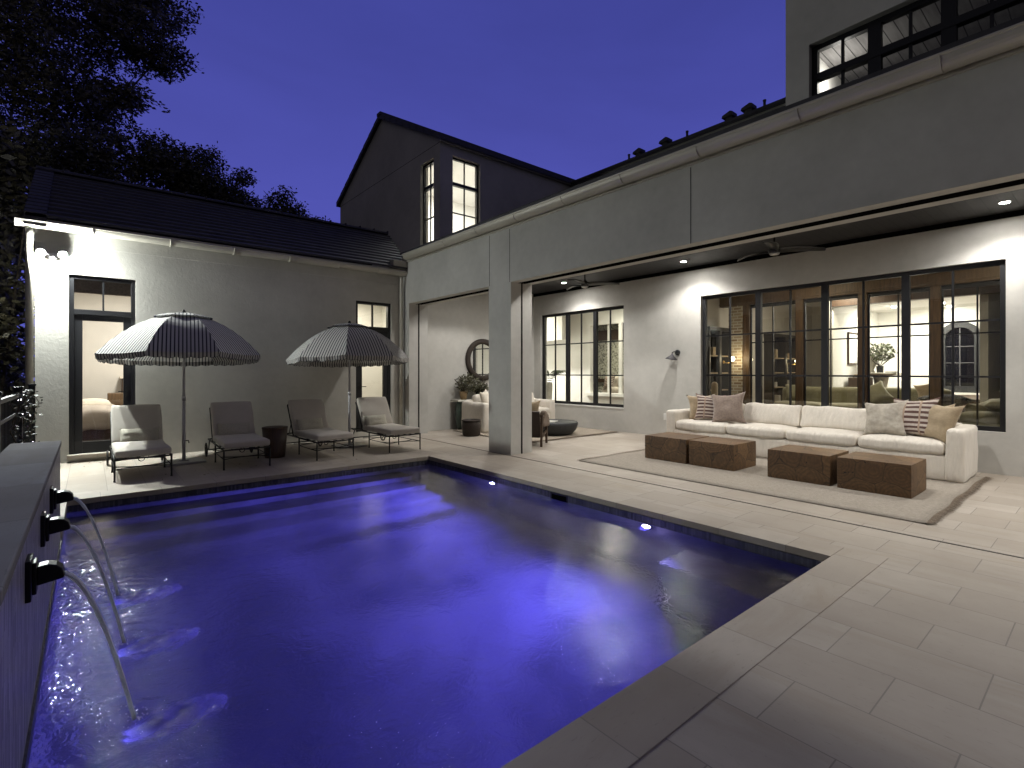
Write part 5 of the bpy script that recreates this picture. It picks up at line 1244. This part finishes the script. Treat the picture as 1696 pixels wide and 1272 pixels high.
def tree(name, lab, base, h, clumps, n, leaf, m, seed, group=None, cat='tree', trunk_r=.22):
    rd = random.Random(seed); t_ = thing(name, lab, cat, base, group)
    q = MB(); b_ = Vector(base); top = Vector((base[0] + rd.uniform(-.3, .3), base[1], base[2] + h * .55))
    pts = [b_.lerp(top, k / 6) + Vector((rd.uniform(-.1, .1), rd.uniform(-.1, .1), 0)) * (k > 0) for k in range(7)]; q.path(pts, [trunk_r * (1 - .08 * k) for k in range(7)], 9)
    for c in clumps:
        cc = Vector(c[:3]); st_ = pts[rd.randint(3, 6)]; mid = st_.lerp(cc, .5) + Vector((rd.uniform(-.3, .3), rd.uniform(-.3, .3), .3)); q.path([st_, mid, cc], [trunk_r * .35, trunk_r * .22, trunk_r * .08], 6)
        for _ in range(7):
            d_ = Vector((rd.gauss(0, 1), rd.gauss(0, 1), rd.gauss(.2, .7))).normalized() * c[3] * rd.uniform(.8, 1.15); q.path([cc, cc + d_ * .5 + Vector((0, 0, .1)), cc + d_], [trunk_r * .08, .02, .008], 4)
    q.build('trunk', M['bark'], t_)
    q = MB(); tot = sum(c[3] ** 2 for c in clumps)
    for c in clumps:
        # leaves in many twiglet tufts through the clump, with gaps
        k = max(6, int(n * c[3] ** 2 / tot / 26 * 2.3))
        for _ in range(k):
            d_ = Vector((rd.gauss(0, 1), rd.gauss(0, 1), rd.gauss(0, 1))).normalized() * c[3] * (rd.random() ** .45) * rd.uniform(.75, 1.12); d_.z *= .75
            leaf_cloud(q, Vector(c[:3]) + d_, .30, .22, 26, leaf * 1.15, rd, .15, 2.2)
    q.build('crown', m, t_)
tree('oak_tree', 'large dark spreading oak at upper left beyond the wing roof', (-2.2, 22, -2), 14, [(-1.6, 21.8, 11.6, 2.2), (.6, 21.6, 12.8, 1.7), (-3.2, 22, 9.2, 2.2), (-.3, 21.5, 9.8, 1.7), (1.9, 21.3, 12.3, 1.0), (.9, 21.2, 10.6, .9), (-2.5, 21, 13.8, 2.4), (1.4, 22, 14.4, 1.6), (-5, 22, 12, 2.4)], 30000, .12, M['leaf'], 1, 'trees beyond the wing')
tree('laurel_tree', 'dense dark evergreen rising behind the left half of the wing roof', (.8, 19.8, -2), 9.5, [(.2, 19.8, 7.6, 1.5), (1.7, 19.7, 8.1, 1.25), (-1.2, 19.6, 7.2, 1.6), (.8, 19.5, 6.2, 1.5), (2.4, 19.4, 7.6, 1.2), (-2.0, 19.4, 5.5, 1.7)], 18000, .10, M['leaf2'], 2, 'trees beyond the wing')
tree('laurel_tree', 'lower evergreen with sparse upright twigs behind the middle of the wing roof', (3.4, 19.2, -2), 8.6, [(3.1, 19.2, 7.2, 1.1), (3.9, 19.2, 6.9, 1.0), (2.6, 19.0, 6.4, 1.0), (4.6, 19.0, 6.5, .8), (3.0, 19.1, 8.4, .40), (4.0, 19, 7.9, .35)], 8000, .09, M['leaf2'], 3, 'trees beyond the wing', trunk_r=.14)
tree('birch_tree', 'thin loose leaved tree peeking over the ridge beside the tower', (5.6, 18.6, -2), 7.8, [(5.0, 18.6, 6.9, .7), (5.7, 18.6, 6.8, .6), (6.4, 18.6, 6.5, .55), (5.5, 18.5, 6.1, .9), (5.2, 18.6, 7.5, .3)], 3000, .09, M['leaf2'], 4, 'trees beyond the wing', trunk_r=.1)
hb = thing('hedge', 'tall black unlit hedge beyond the fence at the left edge', 'hedge', (-3, 14, -2))
q = MB(); rd = random.Random(31)
for k in range(2300):
    y_ = rd.uniform(12.5, 18.5); leaf_cloud(q, (rd.uniform(-7.5, -.95 - .04 * (y_ - 12)), y_, rd.uniform(-2.2, 2.6 + .55 * (y_ - 12.5))), .42, .42, 26, .15, rd)
for k in range(1100): leaf_cloud(q, (rd.uniform(-7.5, -1.35), rd.uniform(17.5, 19.5), rd.uniform(-1, 7.5)), .5, .5, 24, .24, rd)
q.build('foliage', M['leaf'], hb)
q = MB(); 
for k in range(24): x = rd.uniform(-5, -1.3); y = rd.uniform(12, 16); q.path([(x, y, -2.2), (x + rd.uniform(-.4, .4), y, 1.5), (x + rd.uniform(-.8, .8), y, 4.4)], [.05, .035, .012], 5)
q.build('stem', M['bark'], hb)
tag(MB().box(-30, -.66, -20, 30, -2.3, -1.6).build('garden_bed', M['soil']), kind='structure')

# fallen leaves by the wing wall
q = MB(); rd = random.Random(77)
for k in range(60):
    x = rd.uniform(-.15, 2.5) if k % 3 else rd.uniform(-.1, 4.2); y = rd.uniform(9.7, 10.3) if k % 2 else rd.uniform(7.7, 10.2); a = rd.uniform(0, 6.3); s = rd.uniform(.012, .03)
    q.add([(x, y, .007), (x + s * math.cos(a) - s * .3 * math.sin(a), y + s * math.sin(a) + s * .3 * math.cos(a), .012), (x + 2 * s * math.cos(a), y + 2 * s * math.sin(a), .008), (x + s * math.cos(a) + s * .3 * math.sin(a), y + s * math.sin(a) - s * .3 * math.cos(a), .007)], [(0, 1, 2, 3)])
o = q.build('fallen_leaves', mat('dry leaf', (.07, .045, .02), .9, var=.4, vs=30)); o['kind'] = 'stuff'; o['label'] = 'scattered small dry leaves on the deck by the wing wall'
